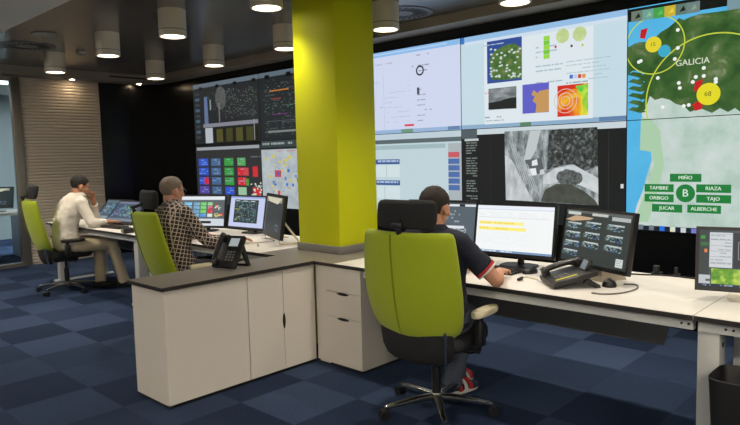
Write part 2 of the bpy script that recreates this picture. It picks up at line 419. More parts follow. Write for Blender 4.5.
def disp(c, r, bg):
    return Screen(XS[c]+.004, XS[c+1]-.004, *((ZS+.003, ZT) if r == 0 else (ZB, ZS-.003)), bg)
DK = E(46, 48, 49)
# column 1 upper: dark process diagram
s = disp(0, 0, E(38, 41, 43))
s.quad(0, 0, 1, .07, E(96, 108, 118)); 
for k in range(4): s.quad(.10+k*.27, .05, .15+k*.27, .10, E(12, 13, 14))
for k in range(9): s.quad(.03, .14+k*.09, .10, .19+k*.09, E(70, 92, 112) if k % 2 else E(58, 66, 70))
s.poly([(204, 97), (207, 97), (209, 127), (205, 127)], E(96, 112, 150)); s.quad(.27, .28, .29, .45, E(130, 150, 150))
s.disc(220.5, 98, .14, emis_noise('tree_blob', [(.3, (46, 50, 50)), (.6, (96, 100, 98))], 30), ry=.17); s.quad(.41, .35, .425, .66, E(120, 122, 120))
s.specks(.5, .14, .98, .62, 130, E(120, 126, 126), 3); s.specks(.2, .14, .98, .62, 60, E(70, 76, 76), 4, .02, .03); s.specks(.5, .2, .98, .6, 16, E(80, 140, 80), 9)
s.quad(.15, .67, .98, .73, E(128, 130, 142)); s.quad(.18, .74, .30, .99, E(176, 184, 190))
s.quad(.31, .75, .98, .99, E(30, 32, 26))
for k in range(4): s.quad(.36+k*.15, .77, .46+k*.15, .98, E(66, 66, 36) if k % 2 else E(80, 78, 40))
s.quad(.92, .66, .93, .98, E(150, 150, 150))
s.finish('dark process diagram display at the top left end of the video wall')
# column 2 upper
s = disp(1, 0, E(36, 40, 42)); s.quad(0, 0, 1, .07, E(92, 106, 116))
for k in range(4): s.quad(.08+k*.27, .04, .14+k*.27, .10, E(12, 13, 14))
s.lines(.08, .17, .55, .9, 9, E(74, 82, 84), 5, .2, .5); s.specks(.05, .12, .6, .95, 110, E(104, 116, 112), 6); s.quad(.14, .27, .38, .29, E(176, 112, 50)); s.quad(.16, .39, .28, .405, E(140, 60, 50))
s.specks(.05, .45, .6, .6, 20, E(80, 150, 110), 7); s.quad(.16, .62, .36, .63, E(120, 60, 130)); s.quad(.10, .72, .6, .725, E(100, 110, 110)); s.quad(.5, .2, .505, .9, E(80, 90, 90)); s.quad(.1, .86, .6, .89, E(120, 128, 124))
s.specks(.5, .1, 1, .95, 120, E(100, 112, 112), 8)
s.finish('dark wiring diagram display with an orange line beside the pillar')
# column 1 lower: coloured value blocks
s = disp(0, 1, E(48, 49, 51)); s.quad(0, 0, 1, .045, E(20, 22, 23)); s.quad(.02, .05, .98, .10, E(150, 158, 164))
B1, B2, G1, R1 = E(48, 84, 196), E(70, 100, 140), E(56, 150, 62), E(206, 44, 52)
cols = [(.04, .20, [B1, B1, B1, E(86, 70, 160)]), (.25, .40, [B2, B2, B2, B2]), (.46, .60, [G1, G1, G1, B1]), (.66, .78, [E(90, 160, 90), R1, R1, E(150, 190, 150)])]
for u0, u1, cc in cols:
    for i, c in enumerate(cc):
        v = .24+i*.155; s.quad(u0, v, u1, v+.125, c); s.lines(u0+.01, v+.02, u1-.01, v+.12, 3, E(150, 176, 214), 11+i, .3, .5)
s.quad(.13, .56, .20, .67, R1); s.quad(.76, .40, .82, .52, E(196, 70, 76)); s.quad(.78, .57, .82, .68, G1); s.quad(.88, .38, .95, .54, R1)
s.lines(.86, .22, 1, .26, 1, E(110, 110, 112), 3, .5)
for a, b in ((.87, .70), (.90, .74), (.93, .72)): s.quad(a, b, a+.05, b+.10, R1)
s.specks(.84, .62, 1, .86, 26, E(200, 214, 200), 15, .02, .03)
s.finish('display of blue, green and red value blocks above the checked shirt man')
# column 2 lower: pale road map
s = disp(1, 1, emis_noise('pale_map', [(.35, (158, 168, 176)), (.6, (184, 192, 194)), (.75, (170, 184, 170))], 5, 8)); s.quad(0, 0, 1, .10, E(56, 66, 68)); s.lines(.02, .03, .4, .08, 1, E(150, 160, 160), 3, .6); s.quad(0, .1, 1, .13, E(30, 34, 36))
s.specks(.03, .2, .6, .9, 24, E(214, 200, 60), 21, .045, .03); s.specks(.06, .3, .5, .7, 12, E(60, 110, 200), 22, .03, .05); s.specks(.1, .3, .6, .9, 60, E(140, 150, 156), 24, .02, .02)
s.quad(.17, .44, .25, .54, E(186, 70, 90)); s.quad(.20, .47, .23, .51, E(60, 100, 190)); s.quad(.20, .74, .23, .82, E(200, 70, 70)); s.lines(.2, .15, .6, .19, 1, E(200, 130, 130), 4, .4)
s.finish('pale road map display with yellow markings beside the lime pillar')
# column 3 upper: white web page
s = disp(2, 0, E(206, 214, 238)); s.quad(0, 0, 1, .06, E(140, 186, 232)); s.quad(0, .02, .9, .035, E(180, 210, 240)); s.quad(0, .955, 1, 1, E(150, 180, 214)); s.quad(.52, .955, .62, 1, E(110, 150, 130)); s.quad(.9, .955, .99, .995, E(100, 130, 170))
GL = E(180, 188, 212)
s.lines(.30, .14, .46, .2, 1, GL, 31, .3); s.lines(.62, .22, .76, .34, 2, E(150, 156, 180), 32, .25); s.lines(.15, .36, .34, .4, 1, GL, 33, .2); s.lines(.66, .10, .76, .14, 1, E(150, 156, 180), 34, .3)
s.quad(.37, .28, .375, .95, E(190, 198, 222)); s.lines(.38, .44, .6, .92, 8, GL, 35, .12, .45); s.lines(.26, .54, .36, .92, 6, E(158, 164, 188), 36, .15, .4); s.lines(.66, .50, .78, .92, 7, E(150, 156, 180), 37, .18, .5)
x, zq = wall_pt(420, 70.5); s.ring(x, zq, .055, .018, E(40, 42, 56), 24); s.quad(.55, .90, .63, .925, E(220, 70, 80)); s.quad(.66, .48, .68, .56, E(70, 74, 90))
for k in range(12): s.quad(.04+k*.02, .40+.015*abs(6-k), .058+k*.02, .408+.015*abs(6-k), E(176, 184, 208))
s.finish('white web page display high on the wall just right of the pillar')
# column 3 lower: tables
s = disp(2, 1, E(190, 210, 216)); s.quad(0, 0, 1, .08, E(190, 206, 216)); s.quad(0, .07, 1, .12, E(90, 104, 108)); s.quad(0, .14, .88, .19, E(160, 184, 190)); s.quad(.90, .14, 1, 1, E(170, 180, 184))
for a in range(6): s.quad(.90, .24+a*.075, .985, .30+a*.075, E(80, 110, 170) if a else E(200, 90, 100))
s.quad(.24, .31, .50, .37, E(64, 92, 146)); s.quad(.24, .57, .50, .63, E(64, 92, 146)); s.lines(.25, .32, .49, .36, 1, E(170, 190, 220), 41, .6); s.lines(.25, .58, .49, .62, 1, E(170, 190, 220), 42, .6)
s.quad(.24, .38, .50, .53, E(206, 222, 226)); s.quad(.24, .64, .50, .80, E(206, 222, 226)); s.quad(.38, .38, .385, .53, E(170, 188, 194)); s.quad(.36, .64, .365, .80, E(170, 188, 194)); s.quad(.17, .30, .215, .36, E(80, 110, 160)); s.quad(.17, .40, .215, .44, E(80, 110, 160))
s.finish('pale display with blue table headings above the near chair')
# column 4 upper: weather page
s = disp(3, 0, E(196, 218, 228)); s.quad(0, 0, 1, .055, E(150, 190, 228)); s.quad(.03, .055, 1, .09, E(206, 222, 236)); s.quad(0, .955, 1, 1, E(140, 172, 200)); s.quad(.4, .955, .47, 1, E(90, 130, 100)); s.quad(0, 0, .025, .07, E(60, 120, 200)); s.quad(.86, .955, 1, .995, E(100, 130, 170))
s.pxrect(484, 43, 593, 118, E(220, 230, 236))
s.pxrect(487, 42, 522, 80, E(52, 78, 150))
GR = emis_noise('land_green', [(.3, (40, 84, 40)), (.55, (84, 118, 60)), (.75, (150, 140, 90))], 14)
s.poly([(489, 60), (494, 52), (503, 46), (513, 43), (521, 47), (522, 60), (522, 78), (505, 80), (492, 80), (491, 70)], GR)
rr = random.Random(5)
for k in range(44): s.disc(491+rr.random()*30, 48+rr.random()*30, .015, E(196, 212, 200), 8, ry=.010)
s.lines(.50, .22, .66, .5, 6, E(172, 192, 202), 51, .3, .7)
for k in range(5): s.pxrect(544, 36.5+k*4.6, 550, 40+k*4.6, E(120, 200, 60) if k % 2 else E(150, 214, 70))
for px, py in ((563, 36), (580, 34)): s.disc(px, py, .066, emis_noise('pale_green_land', [(.3, (176, 200, 130)), (.7, (206, 220, 160))], 12), 9)
for px, py, c in ((556, 47, (200, 60, 50)), (572, 46, (90, 60, 40)), (583, 45, (200, 200, 80))): s.disc(px, py, .012, E(*c), 8)
s.lines(.68, .40, .92, .62, 6, E(172, 192, 202), 52, .22, .6); s.lines(.50, .52, .66, .62, 2, E(166, 186, 196), 53, .25, .5); s.lines(.16, .12, .3, .14, 1, E(172, 192, 202), 54, .5)
for k, c in enumerate(((60, 120, 200), (200, 200, 230), (200, 80, 60), (220, 150, 60))): s.pxrect(570+k*4.2, 75-k*.3, 573.4+k*4.2, 78.5-k*.3, E(*c))
s.lines(.15, .62, .3, .66, 1, E(220, 180, 180), 55, .4); s.lines(.42, .62, .55, .66, 1, E(160, 190, 160), 56, .4); s.lines(.68, .60, .8, .64, 1, E(170, 180, 180), 57, .4)
s.pxrect(489, 89, 517, 108, emis_noise('cloud_photo', [(.3, (60, 66, 70)), (.5, (110, 118, 122)), (.7, (168, 174, 176))], 4, 6, (1, 1, 3))); s.poly([(489, 103), (500, 101), (510, 98), (517, 97), (517, 108.5), (489, 109.5)], E(34, 38, 38))
s.lines(.17, .88, .28, .91, 1, E(150, 165, 175), 58, .5); s.lines(.15, .92, .30, .94, 1, E(150, 165, 175), 59, .4)
s.pxrect(523, 85, 549.5, 112, E(96, 96, 196)); s.poly([(535, 97), (540, 91), (549.5, 89), (549.5, 111.5), (536, 113), (537, 104), (533, 101)], E(196, 150, 92)); s.poly([(534, 90), (538, 93), (536, 97), (532, 95)], E(190, 150, 100))
s.pxrect(558, 86, 588.5, 115, emis_noise('heat_map', [(.3, (206, 30, 30)), (.47, (214, 56, 34)), (.55, (236, 150, 40)), (.64, (226, 220, 60)), (.75, (60, 190, 70))], 3.2, 3, dist=1))
for r_ in (.045, .075, .11): 
    x, zq = wall_pt(566, 101); s.ring(x, zq, r_, .007, E(226, 190, 180), 24)
s.poly([(576, 86), (588.5, 84), (588.5, 97), (580, 94)], emis_noise('heat_green', [(.4, (60, 196, 70)), (.6, (190, 226, 70))], 10)); 
s.finish('weather page display with small maps and a red heat chart')
# column 4 lower: aerial night photograph
s = disp(3, 1, E(26, 29, 30)); s.quad(0, 0, 1, .06, E(200, 212, 218)); s.quad(0, 0, .11, .1, E(80, 92, 98)); s.quad(.02, .10, .12, .125, E(190, 200, 204)); s.lines(.03, .14, .11, .98, 30, E(120, 130, 126), 61, .45, .7); s.lines(.02, .14, .03, .98, 24, E(150, 160, 60), 62, .3, .6); s.quad(.20, .1, .202, 1, E(52, 58, 58)); s.quad(.91, .08, .913, 1, E(52, 58, 58)); s.quad(.975, .58, .99, .62, E(210, 214, 214)); s.quad(.83, .965, .92, .98, E(150, 160, 40))
s.poly([(504.5, 131.5), (597.5, 127), (598.5, 205.5), (506, 200)], emis_noise('aerial_ground', [(.36, (84, 92, 94)), (.5, (136, 144, 146)), (.64, (182, 190, 192))], 14, 10, (1, 1, .5)))
s.poly([(549, 130), (597.5, 127), (598, 166), (585, 171), (573, 164), (560, 166), (547, 170), (548, 152)], emis_noise('aerial_trees', [(.34, (26, 29, 29)), (.5, (58, 64, 64)), (.6, (104, 110, 110)), (.72, (150, 156, 156))], 26, 10, dist=.5))
s.poly([(505, 155), (512, 160), (522, 180), (533, 201), (506, 200)], emis_noise('aerial_snow', [(.3, (150, 158, 160)), (.6, (206, 212, 214))], 10, 8, (1, 1, .4)))
s.poly([(530, 131), (541, 130), (536, 150), (527, 166), (524, 160)], E(190, 198, 200)); s.poly([(525, 160), (541, 158), (545, 172), (530, 176)], E(90, 96, 98))
s.poly([(532, 161), (537, 159), (538, 165), (532, 166)], E(226, 230, 232)); s.poly([(528, 169), (536, 168), (537, 175), (529, 176)], E(230, 234, 236)); s.poly([(540, 170), (544, 169), (545, 174), (540, 175)], E(200, 204, 206))
s.poly([(543, 176), (556, 168), (574, 165), (587, 172), (598.3, 178), (598.5, 194), (582, 186), (566, 180), (550, 184), (543, 184)], emis_noise('aerial_field', [(.3, (176, 184, 186)), (.6, (208, 214, 216))], 10, 8))
for px, py in ((562, 177), (567, 175), (572, 176), (577, 178), (565, 181), (572, 181)): s.disc(px, py, .055, emis_noise('aerial_bush', [(.35, (46, 52, 52)), (.6, (110, 116, 116))], 40), 11)
s.poly([(541, 201.5), (545, 190), (556, 184), (570, 184), (584, 191), (595, 200), (598.5, 205.5)], emis_noise('aerial_dome', [(.3, (58, 62, 56)), (.6, (78, 82, 74))], 14))
for k in range(7): s.poly([(509+k*3, 140+k*4), (510+k*3, 140+k*4), (522+k*3, 178+k*3), (521+k*3, 178+k*3)], E(170, 178, 180))
s.finish('display with a grey aerial photograph of a snowy hillside and houses')
# column 5: the river basin map over two displays
def basin(s):
    sea = emis_noise('map_sea', [(.3, (70, 168, 220)), (.7, (96, 190, 232))], 2)
    land = emis_noise('map_land', [(.32, (34, 66, 32)), (.5, (60, 98, 46)), (.6, (84, 108, 62)), (.7, (150, 164, 130))], 4.5, 9, dist=.5)
    pale = emis_noise('map_pale', [(.34, (166, 192, 178)), (.5, (190, 208, 200)), (.66, (206, 216, 214))], 3.5, 10)
    s.poly([(620, 0), (900, -80), (900, 300), (620, 260)], sea)
    s.poly([(641, 108), (646, 100), (652, 92), (880, 82), (880, 280), (631, 250), (633, 220), (637, 205), (643, 190), (648, 172), (652, 160), (651, 150), (645, 135)], pale)
    s.poly([(640, 150), (652, 152), (654, 165), (650, 180), (642, 200), (634, 222), (648, 222), (658, 190), (664, 165), (660, 130), (650, 118), (641, 118)], E(170, 204, 170))
    coast = [(629, 47), (634, 44), (640, 42), (646, 42), (652, 40), (656, 37), (661, 32), (668, 28), (674, 23), (679, 18), (684, 20), (690, 17), (700, 14), (716, 12), (730, 10), (756, 4), (800, -8), (880, -40),
             (880, 106), (840, 112), (800, 104), (770, 112), (742, 113), (735, 108), (728, 112), (720, 108), (712, 113), (700, 108), (690, 112), (684, 106), (676, 104), (670, 100), (662, 98), (655, 100), (650, 96), (645, 110), (640, 112), (637, 108), (641, 100), (636, 96), (641, 90), (635, 88), (640, 80), (634, 78), (642, 70), (632, 72), (628, 78), (628, 60)]
    s.poly([(620, 46)]+coast, land)
    s.poly([(619, 62), (629, 80), (634, 79), (642, 70), (632, 71), (627, 77)], sea)
    for k in range(4): s.poly([(620, 76+k*9), (630, 77+k*9), (641+(k%2)*3, 72+k*9), (645, 73+k*9), (638, 80+k*9), (628, 84+k*9), (620, 84+k*9)], sea)
    for q in range(7):
        y = 68+q*7; s.poly([(628, y), (633, y-3), (641, y-2), (646, y+2), (640, y+3), (633, y+1)], land)
    for P in () and (((700, 19), (708, 16), (714, 20), (706, 24)), ((676, 75), (684, 72), (686, 78), (679, 80)), ((730, 64), (737, 60), (739, 72), (732, 74))): s.poly(P, E(176, 190, 184))
    YL = E(196, 210, 70)
    x, z = wall_pt(654.5, 45); s.ring(x, z, .235, .009, YL, 48)
    x, z = wall_pt(712, 99)
    if s.z1 > 2: s.ring(x, z, .50, .010, YL, 72)
    for P in (((641, 30), (648, 28), (645, 39), (640, 38)), ((695, 82), (703, 79), (701, 89), (694, 92)), ((692, 105), (698, 101), (703, 103), (702, 109), (695, 111))): s.poly(P, E(196, 30, 34))
    s.disc(653.5, 44.5, .063, E(226, 210, 50)); s.disc(708.5, 94, .085, E(226, 216, 40)); s.disc(664.5, 51, .048, E(60, 170, 200)); s.poly([(664, 45), (661, 51), (668, 51)], E(60, 170, 200))
    s.text('15', 653, 44.6, .045, E(70, 90, 30)); s.text('68', 708, 94, .052, E(70, 90, 30))
    for px, py in ((639, 62), (641, 61), (658, 78), (679, 83), (680, 88), (678, 30), (678, 48), (675, 59), (696, 77), (704, 68), (704, 76), (716, 79), (716, 82), (684, 106), (689, 105), (663, 107), (693, 82)): s.disc(px, py, .015, E(236, 240, 236), 10)
    s.text('GALICIA', 692.5, 62, .066, E(214, 222, 200))
    # toolbar
    s.poly([(626, 10.5), (880, -34), (880, -19), (627, 22.5)], E(20, 24, 22))
    for k, c in enumerate(((110, 124, 110), (110, 160, 150), (70, 160, 80), (200, 176, 60), (96, 120, 110), (110, 130, 130))):
        x, z = wall_pt(637.5+k*11.2, 16.2-k*1.75); s.poly([(x-.048, z-.042), (x+.048, z-.042), (x+.048, z+.042), (x-.048, z+.042)], E(*c), px=False)
        s.poly([(x-.02, z-.02), (x+.026, z-.012), (x+.012, z+.024)], E(26, 34, 28) if k in (0, 4) else E(min(255, c[0]+30), min(255, c[1]+30), c[2]), px=False)
    x, z = wall_pt(735, 2.5); s.poly([(x-.05, z-.05), (x+.07, z-.05), (x+.07, z+.05), (x-.05, z+.05)], E(120, 150, 160), px=False)
    # buttons
    GB, TX = E(30, 124, 58), E(214, 232, 214)
    for n, px, py, hw in (('MIÑO', 685.5, 177.8, .118), ('TAMBRE', 659, 188, .115), ('ORBIGO', 659, 198, .115), ('JUCAR', 667, 208.2, .118), ('RIAZA', 713.5, 188.6, .124), ('TAJO', 713.5, 199, .124), ('ALBERCHE', 704, 209.2, .122)):
        x, z = wall_pt(px, py); s.poly([(x-hw, z-.032), (x+hw, z-.032), (x+hw, z+.032), (x-hw, z+.032)], GB, px=False); s.text(n, px, py, .040, TX)
    s.disc(685.5, 193.3, .072, GB); s.text('B', 685.5, 193.3, .085, TX)
    s.poly([(620, 224), (880, 238), (880, 280), (620, 250)], E(22, 30, 44))
    for k, c in enumerate(((110, 120, 130), (110, 120, 130), (40, 110, 220), (216, 220, 200), (200, 206, 210), (120, 120, 200), (150, 160, 190))):
        x, z = wall_pt(641+k*10.6, 226.8+k*.85); s.poly([(x-.02, z-.02), (x+.02, z-.02), (x+.02, z+.02), (x-.02, z+.02)], E(*c), px=False)
s = disp(4, 0, E(60, 130, 170)); basin(s); s.finish('upper display of the regional map with yellow circles at the right end')
s = disp(4, 1, E(60, 130, 170)); basin(s); s.finish('lower display of the regional map with green river name buttons')

# ------------------------------------------------------------------ furniture
def desk(name_label, x0, x1, legs, y0=2.96, y1=3.83, apron=True, apron0=None):
    t = thing('desk', name_label, 'desk', ((x0+x1)/2, y0, 0), 0, 'white control room desks')
    h = (x1-x0)/2
    MB().box((-h+.001, 0, .716), (h-.001, y1-y0, .74)).build('desktop', WHITE, t, smooth=False)
    MB().box((-h+.001, -.002, .7155), (h-.001, 0, .7385)).box((-h+.001, y1-y0, .7155), (h-.001, y1-y0+.002, .7385)).build('edge_band', DARKEDGE, t, smooth=False)
    if apron:
        ax = -h+.01 if apron0 is None else apron0-(x0+x1)/2
        MB().box((ax, .035, .665), (h-.01, .075, .7155)).box((-h+.01, y1-y0-.09, .665), (h-.01, y1-y0-.05, .7155)).build('apron', FRAMEW, t, smooth=False)
        mb = MB().loft([[V((x, .78, .58)), V((x, .79, .58)), V((x, .60, .40)), V((x, .595, .405))] for x in (ax+.31, h-.32)])
        mb.box((ax+.34, .77, .575), (ax+.36, .79, .665)).box((h-.37, .77, .575), (h-.35, .79, .665))
        mb.build('cable_tray', mat('dark_grey_metal', (112, 114, 116), .5), t, smooth=False)
    for lx in legs:
        l = MB().box((lx-h-x0-.045, .06, .02), (lx-h-x0+.045, .16, .7155), .004).build('leg', FRAMEW, t)
        MB().box((lx-h-x0-.03, .60, .0225), (lx-h-x0+.03, .68, .7155), .004).build('leg', FRAMEW, t)
        f = MB().box((lx-h-x0-.04, -.0, 0), (lx-h-x0+.04, .75, .022), .006).build('foot', FRAMEW, l)
        for d in (-.105, -.075, .075, .105): MB().cyl((lx-h-x0+d, .0349, .69), (lx-h-x0+d, .0315, .69), .006, n=10).build('bolt', BLACKM, l)
        MB().cyl((lx-h-x0+.0449, .11, .60), (lx-h-x0+.047, .11, .60), .012, n=14).build('cable_hole_cap', BLACKM, l)
    return t
desk('white control desk where the navy polo man works, right of the pillar', -3.178, -.87, [], apron0=-2.93)
desk('white control desk with a dark edge at the far right beyond the desk leg', -.868, 1.2, [-.822, 1.0])
desk('white control desk section where the checked shirt man works', -5.98, -4.022, [-5.9])
desk('white control desk section where the man in white works', -8.45, -5.982, [-8.3, -6.2])
# rear cable rail along the near desk
# ---- peninsula
t = thing('counter_top', 'grey laminate counter top with a dark edge wrapping the lime pillar', 'worktop', (-3.4, 2.4, 0))
L = [(-3.81, 1.79), (-3.385, 1.79), (-3.385, 2.958), (-3.18, 2.958), (-3.18, 3.83), (-4.02, 3.83), (-4.02, 2.958), (-3.81, 2.958)]
MB().prism([(x+3.4, y-2.4) for x, y in L], .7175, .74).build('top_slab', GREYTOP, t, smooth=False)
mb = MB(); o = .002; P = [(x+3.4, y-2.4) for x, y in L]
for i in (0, 1, 2, 6, 7):
    a, b = P[i], P[(i+1) % 8]; d = V((b[0]-a[0], b[1]-a[1], 0)).normalized(); n = V((d.y, -d.x, 0))*o; A = V((a[0], a[1], .717)); Bq = V((b[0], b[1], .717))
    mb.loft([[A, A+n, A+n+V((0, 0, .0215)), A+V((0, 0, .0215))], [Bq, Bq+n, Bq+n+V((0, 0, .0215)), Bq+V((0, 0, .0215))]])
mb.build('edge_band', DARKEDGE, t, smooth=False)
SHADOW = DARKEDGE
def cab(label, x0, x1, y0, y1, name='cabinet', plinth=True):
    t = thing(name, label, 'cabinet', ((x0+x1)/2, (y0+y1)/2, 0))
    return t, (x1-x0)/2, (y1-y0)/2
t, a, b = cab('plain cream end cabinet under the near end of the grey counter', -3.80, -3.40, 1.81, 2.396)
MB().box((-a, -b, .02), (a-.018, b, .716)).build('body', CREAM, t, smooth=False)
MB().box((a-.017, -b, .022), (a, b-.002, .712), .0015).build('front_panel', CREAM, t, smooth=False)
MB().box((-a+.01, -b+.01, 0), (a-.01, b, .02)).build('plinth', BLACKM, t, smooth=False)
t, a, b = cab('cream two-door cabinet in the middle under the grey counter', -3.80, -3.40, 2.40, 2.976)
MB().box((-a, -b, .02), (a-.018, b, .716)).build('body', CREAM, t, smooth=False)
MB().box((-a+.01, -b, 0), (a-.01, b, .02)).build('plinth', BLACKM, t, smooth=False)
d1 = MB().box((a-.017, -b+.001, .022), (a, .0, .712), .0015).build('door', CREAM, t, smooth=False)
d2 = MB().box((a-.017, .003, .022), (a, b-.001, .712), .0015).build('door', CREAM, t, smooth=False)
def lens(c, hl, hw, axis, nrm):                    # dark lens-shaped finger pull
    c = V(c); ax = V(axis); n = V(nrm); s = ax.cross(n)
    rings = []
    for k in (0, 1):
        rings.append([c+n*(.0005+.002*k)+ax*(hl*math.cos(2*PI*i/24))+s*(hw*math.copysign(abs(math.sin(2*PI*i/24))**1.3, math.sin(2*PI*i/24))) for i in range(24)])
    return MB().loft(rings)
lens((a, .0015, .36), .055, .012, (0, 0, 1), (1, 0, 0)).build('handle', BLACKM, d1)
t, a, b = cab('narrow cream filler panel in the inner corner beside the drawers', -3.398, -3.292, 2.99, 3.23, 'filler_panel')
MB().box((-a, -b, .02), (a, b, .716)).box((-a, -b+.02, 0), (a, b, .02)).build('panel', CREAM, t, smooth=False)
t, a, b = cab('cream three-drawer pedestal between the corner and the near chair', -3.288, -2.94, 2.98, 3.50, 'drawer_pedestal')
MB().box((-a, -b+.018, .02), (a, b, .714)).build('body', CREAM, t, smooth=False)
MB().box((-a+.01, -b+.02, 0), (a-.01, b-.01, .02)).build('plinth', BLACKM, t, smooth=False)
for z0, z1, hd in ((.54, .712, 0), (.363, .537, 1), (.022, .36, 1)):
    d = MB().box((-a, -b, z0), (a-.0005, -b+.017, z1), .0015).build('drawer', CREAM, t, smooth=False)
    if hd: lens((0.0, -b, z1-.008), .06, .010, (1, 0, 0), (0, -1, 0)).build('handle', BLACKM, d)

# ---- waste bin by the right leg
t = thing('waste_bin', 'black waste bin on the carpet beside the white desk leg', 'bin', (-.605, 2.90, 0))
rings = [superring(0, 0, z, w, w*.8, 5, 36) for z, w in ((0, .13), (.01, .136), (.50, .16), (.53, .163), (.532, .160), (.52, .153), (.06, .13))]
MB().loft(rings).build('bin_body', BLACKM, t)

# ------------------------------------------------------------------ chairs
def make_chair():
    t = thing('office_chair', '', 'chair')
    # star base
    b = MB().lathe([(.001, .115), (.032, .115), (.036, .10), (.036, .065), (.028, .055), (.001, .055)], n=24).build('base_hub', CHROME, t)
    for k in range(5):
        a = 2*PI*k/5+R(20); M = Matrix.Rotation(a, 3, 'Z')
        rg = []
        for q, (r, z, w, h) in enumerate(((.02, .09, .024, .020), (.12, .088, .022, .018), (.24, .078, .018, .014), (.305, .072, .016, .011), (.322, .068, .012, .007))):
            rg.append([M @ V((r, w*math.copysign(abs(math.cos(2*PI*i/12))**.6, math.cos(2*PI*i/12)), z+h*math.copysign(abs(math.sin(2*PI*i/12))**.6, math.sin(2*PI*i/12)))) for i in range(12)])
        leg = MB().loft(rg).build('base_leg', CHROME, t)
        c = M @ V((.305, 0, 0)); tang = M @ V((0, 1, 0)); rad = M @ V((.02, 0, 0))
        w = MB()
        for sgn in (-1, 1):
            p = c+tang*(.010*sgn)+V((0, 0, .0285))+rad
            w.cyl(p, p+tang*(.014*sgn), .0275, n=20)
        w.cyl(c+V((0, 0, .045)), c+V((0, 0, .066)), .008, n=10); w.box((-.018, -.009, .030), (.018, .009, .056), .004, M=Matrix.Translation(c+rad*.6) @ Matrix.Rotation(a, 4, 'Z'))
        w.build('caster', BLACKP, leg)
    MB().cyl((0, 0, .11), (0, 0, .27), .027).cyl((0, 0, .26), (0, 0, .40), .016).build('gas_column', BLACKP, t)
    MB().box((-.09, -.14, .355), (.09, .12, .415), .015).box((-.15, -.02, .375), (-.08, .02, .40), .006).cyl((.09, .03, .385), (.21, .05, .375), .007).build('tilt_mechanism', BLACKP, t)
    MB().cyl((.21, .05, .375), (.25, .055, .373), .011).build('lever', BLACKP, t)
    # seat
    rings = []
    for z, k, e in ((.405, .80, 4), (.412, .93, 4), (.43, .99, 4), (.455, 1, 4), (.475, .985, 4), (.49, .93, 4), (.497, .75, 3.5), (.499, .4, 3)):
        rings.append([p+V((0, 0, .012*(p.y-.02)/.25 if z > .47 else 0)) for p in superring(0, .02, z, .25*k, .25*k, e, 40)])
    MB().loft(rings).build('seat', BLACKF, t)
    # back shell low at the rear (black) and green upholstered back
    rings = []
    for z, w, h, y in ((.345, .11, .012, -.215), (.352, .17, .022, -.217), (.375, .205, .03, -.225), (.43, .222, .034, -.24), (.52, .228, .032, -.252), (.62, .21, .02, -.262)):
        rings.append(superring(0, y, z, w, h, 3.4, 40, .045))
    MB().loft(rings).build('lower_back_shell', BLACKF, t)
    prof = [(0, .09, .008), (.012, .15, .018), (.04, .20, .028), (.09, .235, .036), (.16, .256, .040), (.28, .270, .040), (.42, .277, .038), (.58, .276, .036), (.74, .270, .034), (.87, .263, .032), (.95, .257, .029), (.985, .249, .022), (1.0, .232, .010)]
    z0, z1 = .48, 1.075
    def backpt(s):                                       # centre line of the back
        return V((0, -.245-LEAN*(s)-.02*math.sin(PI*s), z0+(z1-z0)*s))
    rings = []
    for s_, w, h in prof:
        c = backpt(s_); rings.append(superring(0, c.y, c.z, w*1.09, h, 3.2, 48, .075))
    MB().loft(rings).build('backrest', GREEN, t, ang=60)
    pts = []
    for k in range(21):
        s_ = .03+.95*k/20; c = backpt(s_); h = [h for q, w, h in prof if q <= s_+1e-6][-1]; pts.append(c+V((-.045, -h+.002, 0)))
    MB().tube(pts, .0045, 8).build('back_seam', GREEND, t)
    top = backpt(1)
    MB().tube([top+V((0, .0, -.03)), top+V((0, -.012, .005)), top+V((0, -.012, .035)), top+V((0, HFWD-.02, .06))], [.014, .016, .014, .012], 12).box((-.035, -.018, -.012), (.035, .006, .014), .006, M=Matrix.Translation(top+V((0, -.02, .035)))).build('headrest_bracket', BLACKP, t)
    h = MB(); rings = []
    for z, w, d in ((0, .15, .012), (.008, .172, .024), (.04, .18, .030), (.09, .182, .032), (.13, .178, .028), (.145, .165, .018), (.15, .14, .008)):
        rings.append(superring(0, top.y+HFWD+.25*z*HTILT, top.z+.015+z, w, d, 4, 40, .03))
    h.loft(rings).build('headrest', BLACKF, t)
    for sx in (-1, 1):
        arm = MB().tube([(sx*.19, -.03, .40), (sx*.245, -.03, .40), (sx*.285, -.03, .42), (sx*.295, -.03, .47), (sx*.295, -.03, .60)], [.016, .017, .018, .019, .019], 12).box((sx*.295-.026, -.06, .44), (sx*.295+.026, .0, .57), .01).build('arm_post', BLACKP, t)
        pr = []
        for z, k in ((.598, .7), (.602, .93), (.612, 1), (.622, .97), (.630, .86), (.633, .6)):
            pr.append(superring(sx*.295, .03, z, .042*k, .125*(.9+.1*k) if k < 1 else .125, 3, 28))
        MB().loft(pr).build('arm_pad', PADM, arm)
    MB().tube([(.19, -.215, .36), (.20, -.235, .50), (.20, -.25, .60)], .009, 10).build('back_bar', CHROME, t)
    return t
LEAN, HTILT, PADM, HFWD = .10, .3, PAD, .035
c = make_chair(); c.location = (-2.19, 2.82, 0); c.rotation_euler.z = R(7); tag(c, 'lime green office chair with pale highlit arm pads, nearest the camera, under the navy polo man', 'chair', 'lime green office chairs')
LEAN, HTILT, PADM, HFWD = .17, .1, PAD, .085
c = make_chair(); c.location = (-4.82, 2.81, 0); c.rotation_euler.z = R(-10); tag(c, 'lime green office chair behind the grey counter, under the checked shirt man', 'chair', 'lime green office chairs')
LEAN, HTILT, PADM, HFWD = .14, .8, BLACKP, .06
c = make_chair(); c.location = (-7.57, 2.84, 0); c.rotation_euler.z = R(-10); tag(c, 'lime green office chair with black arm pads at far left, under the man in white', 'chair', 'lime green office chairs')

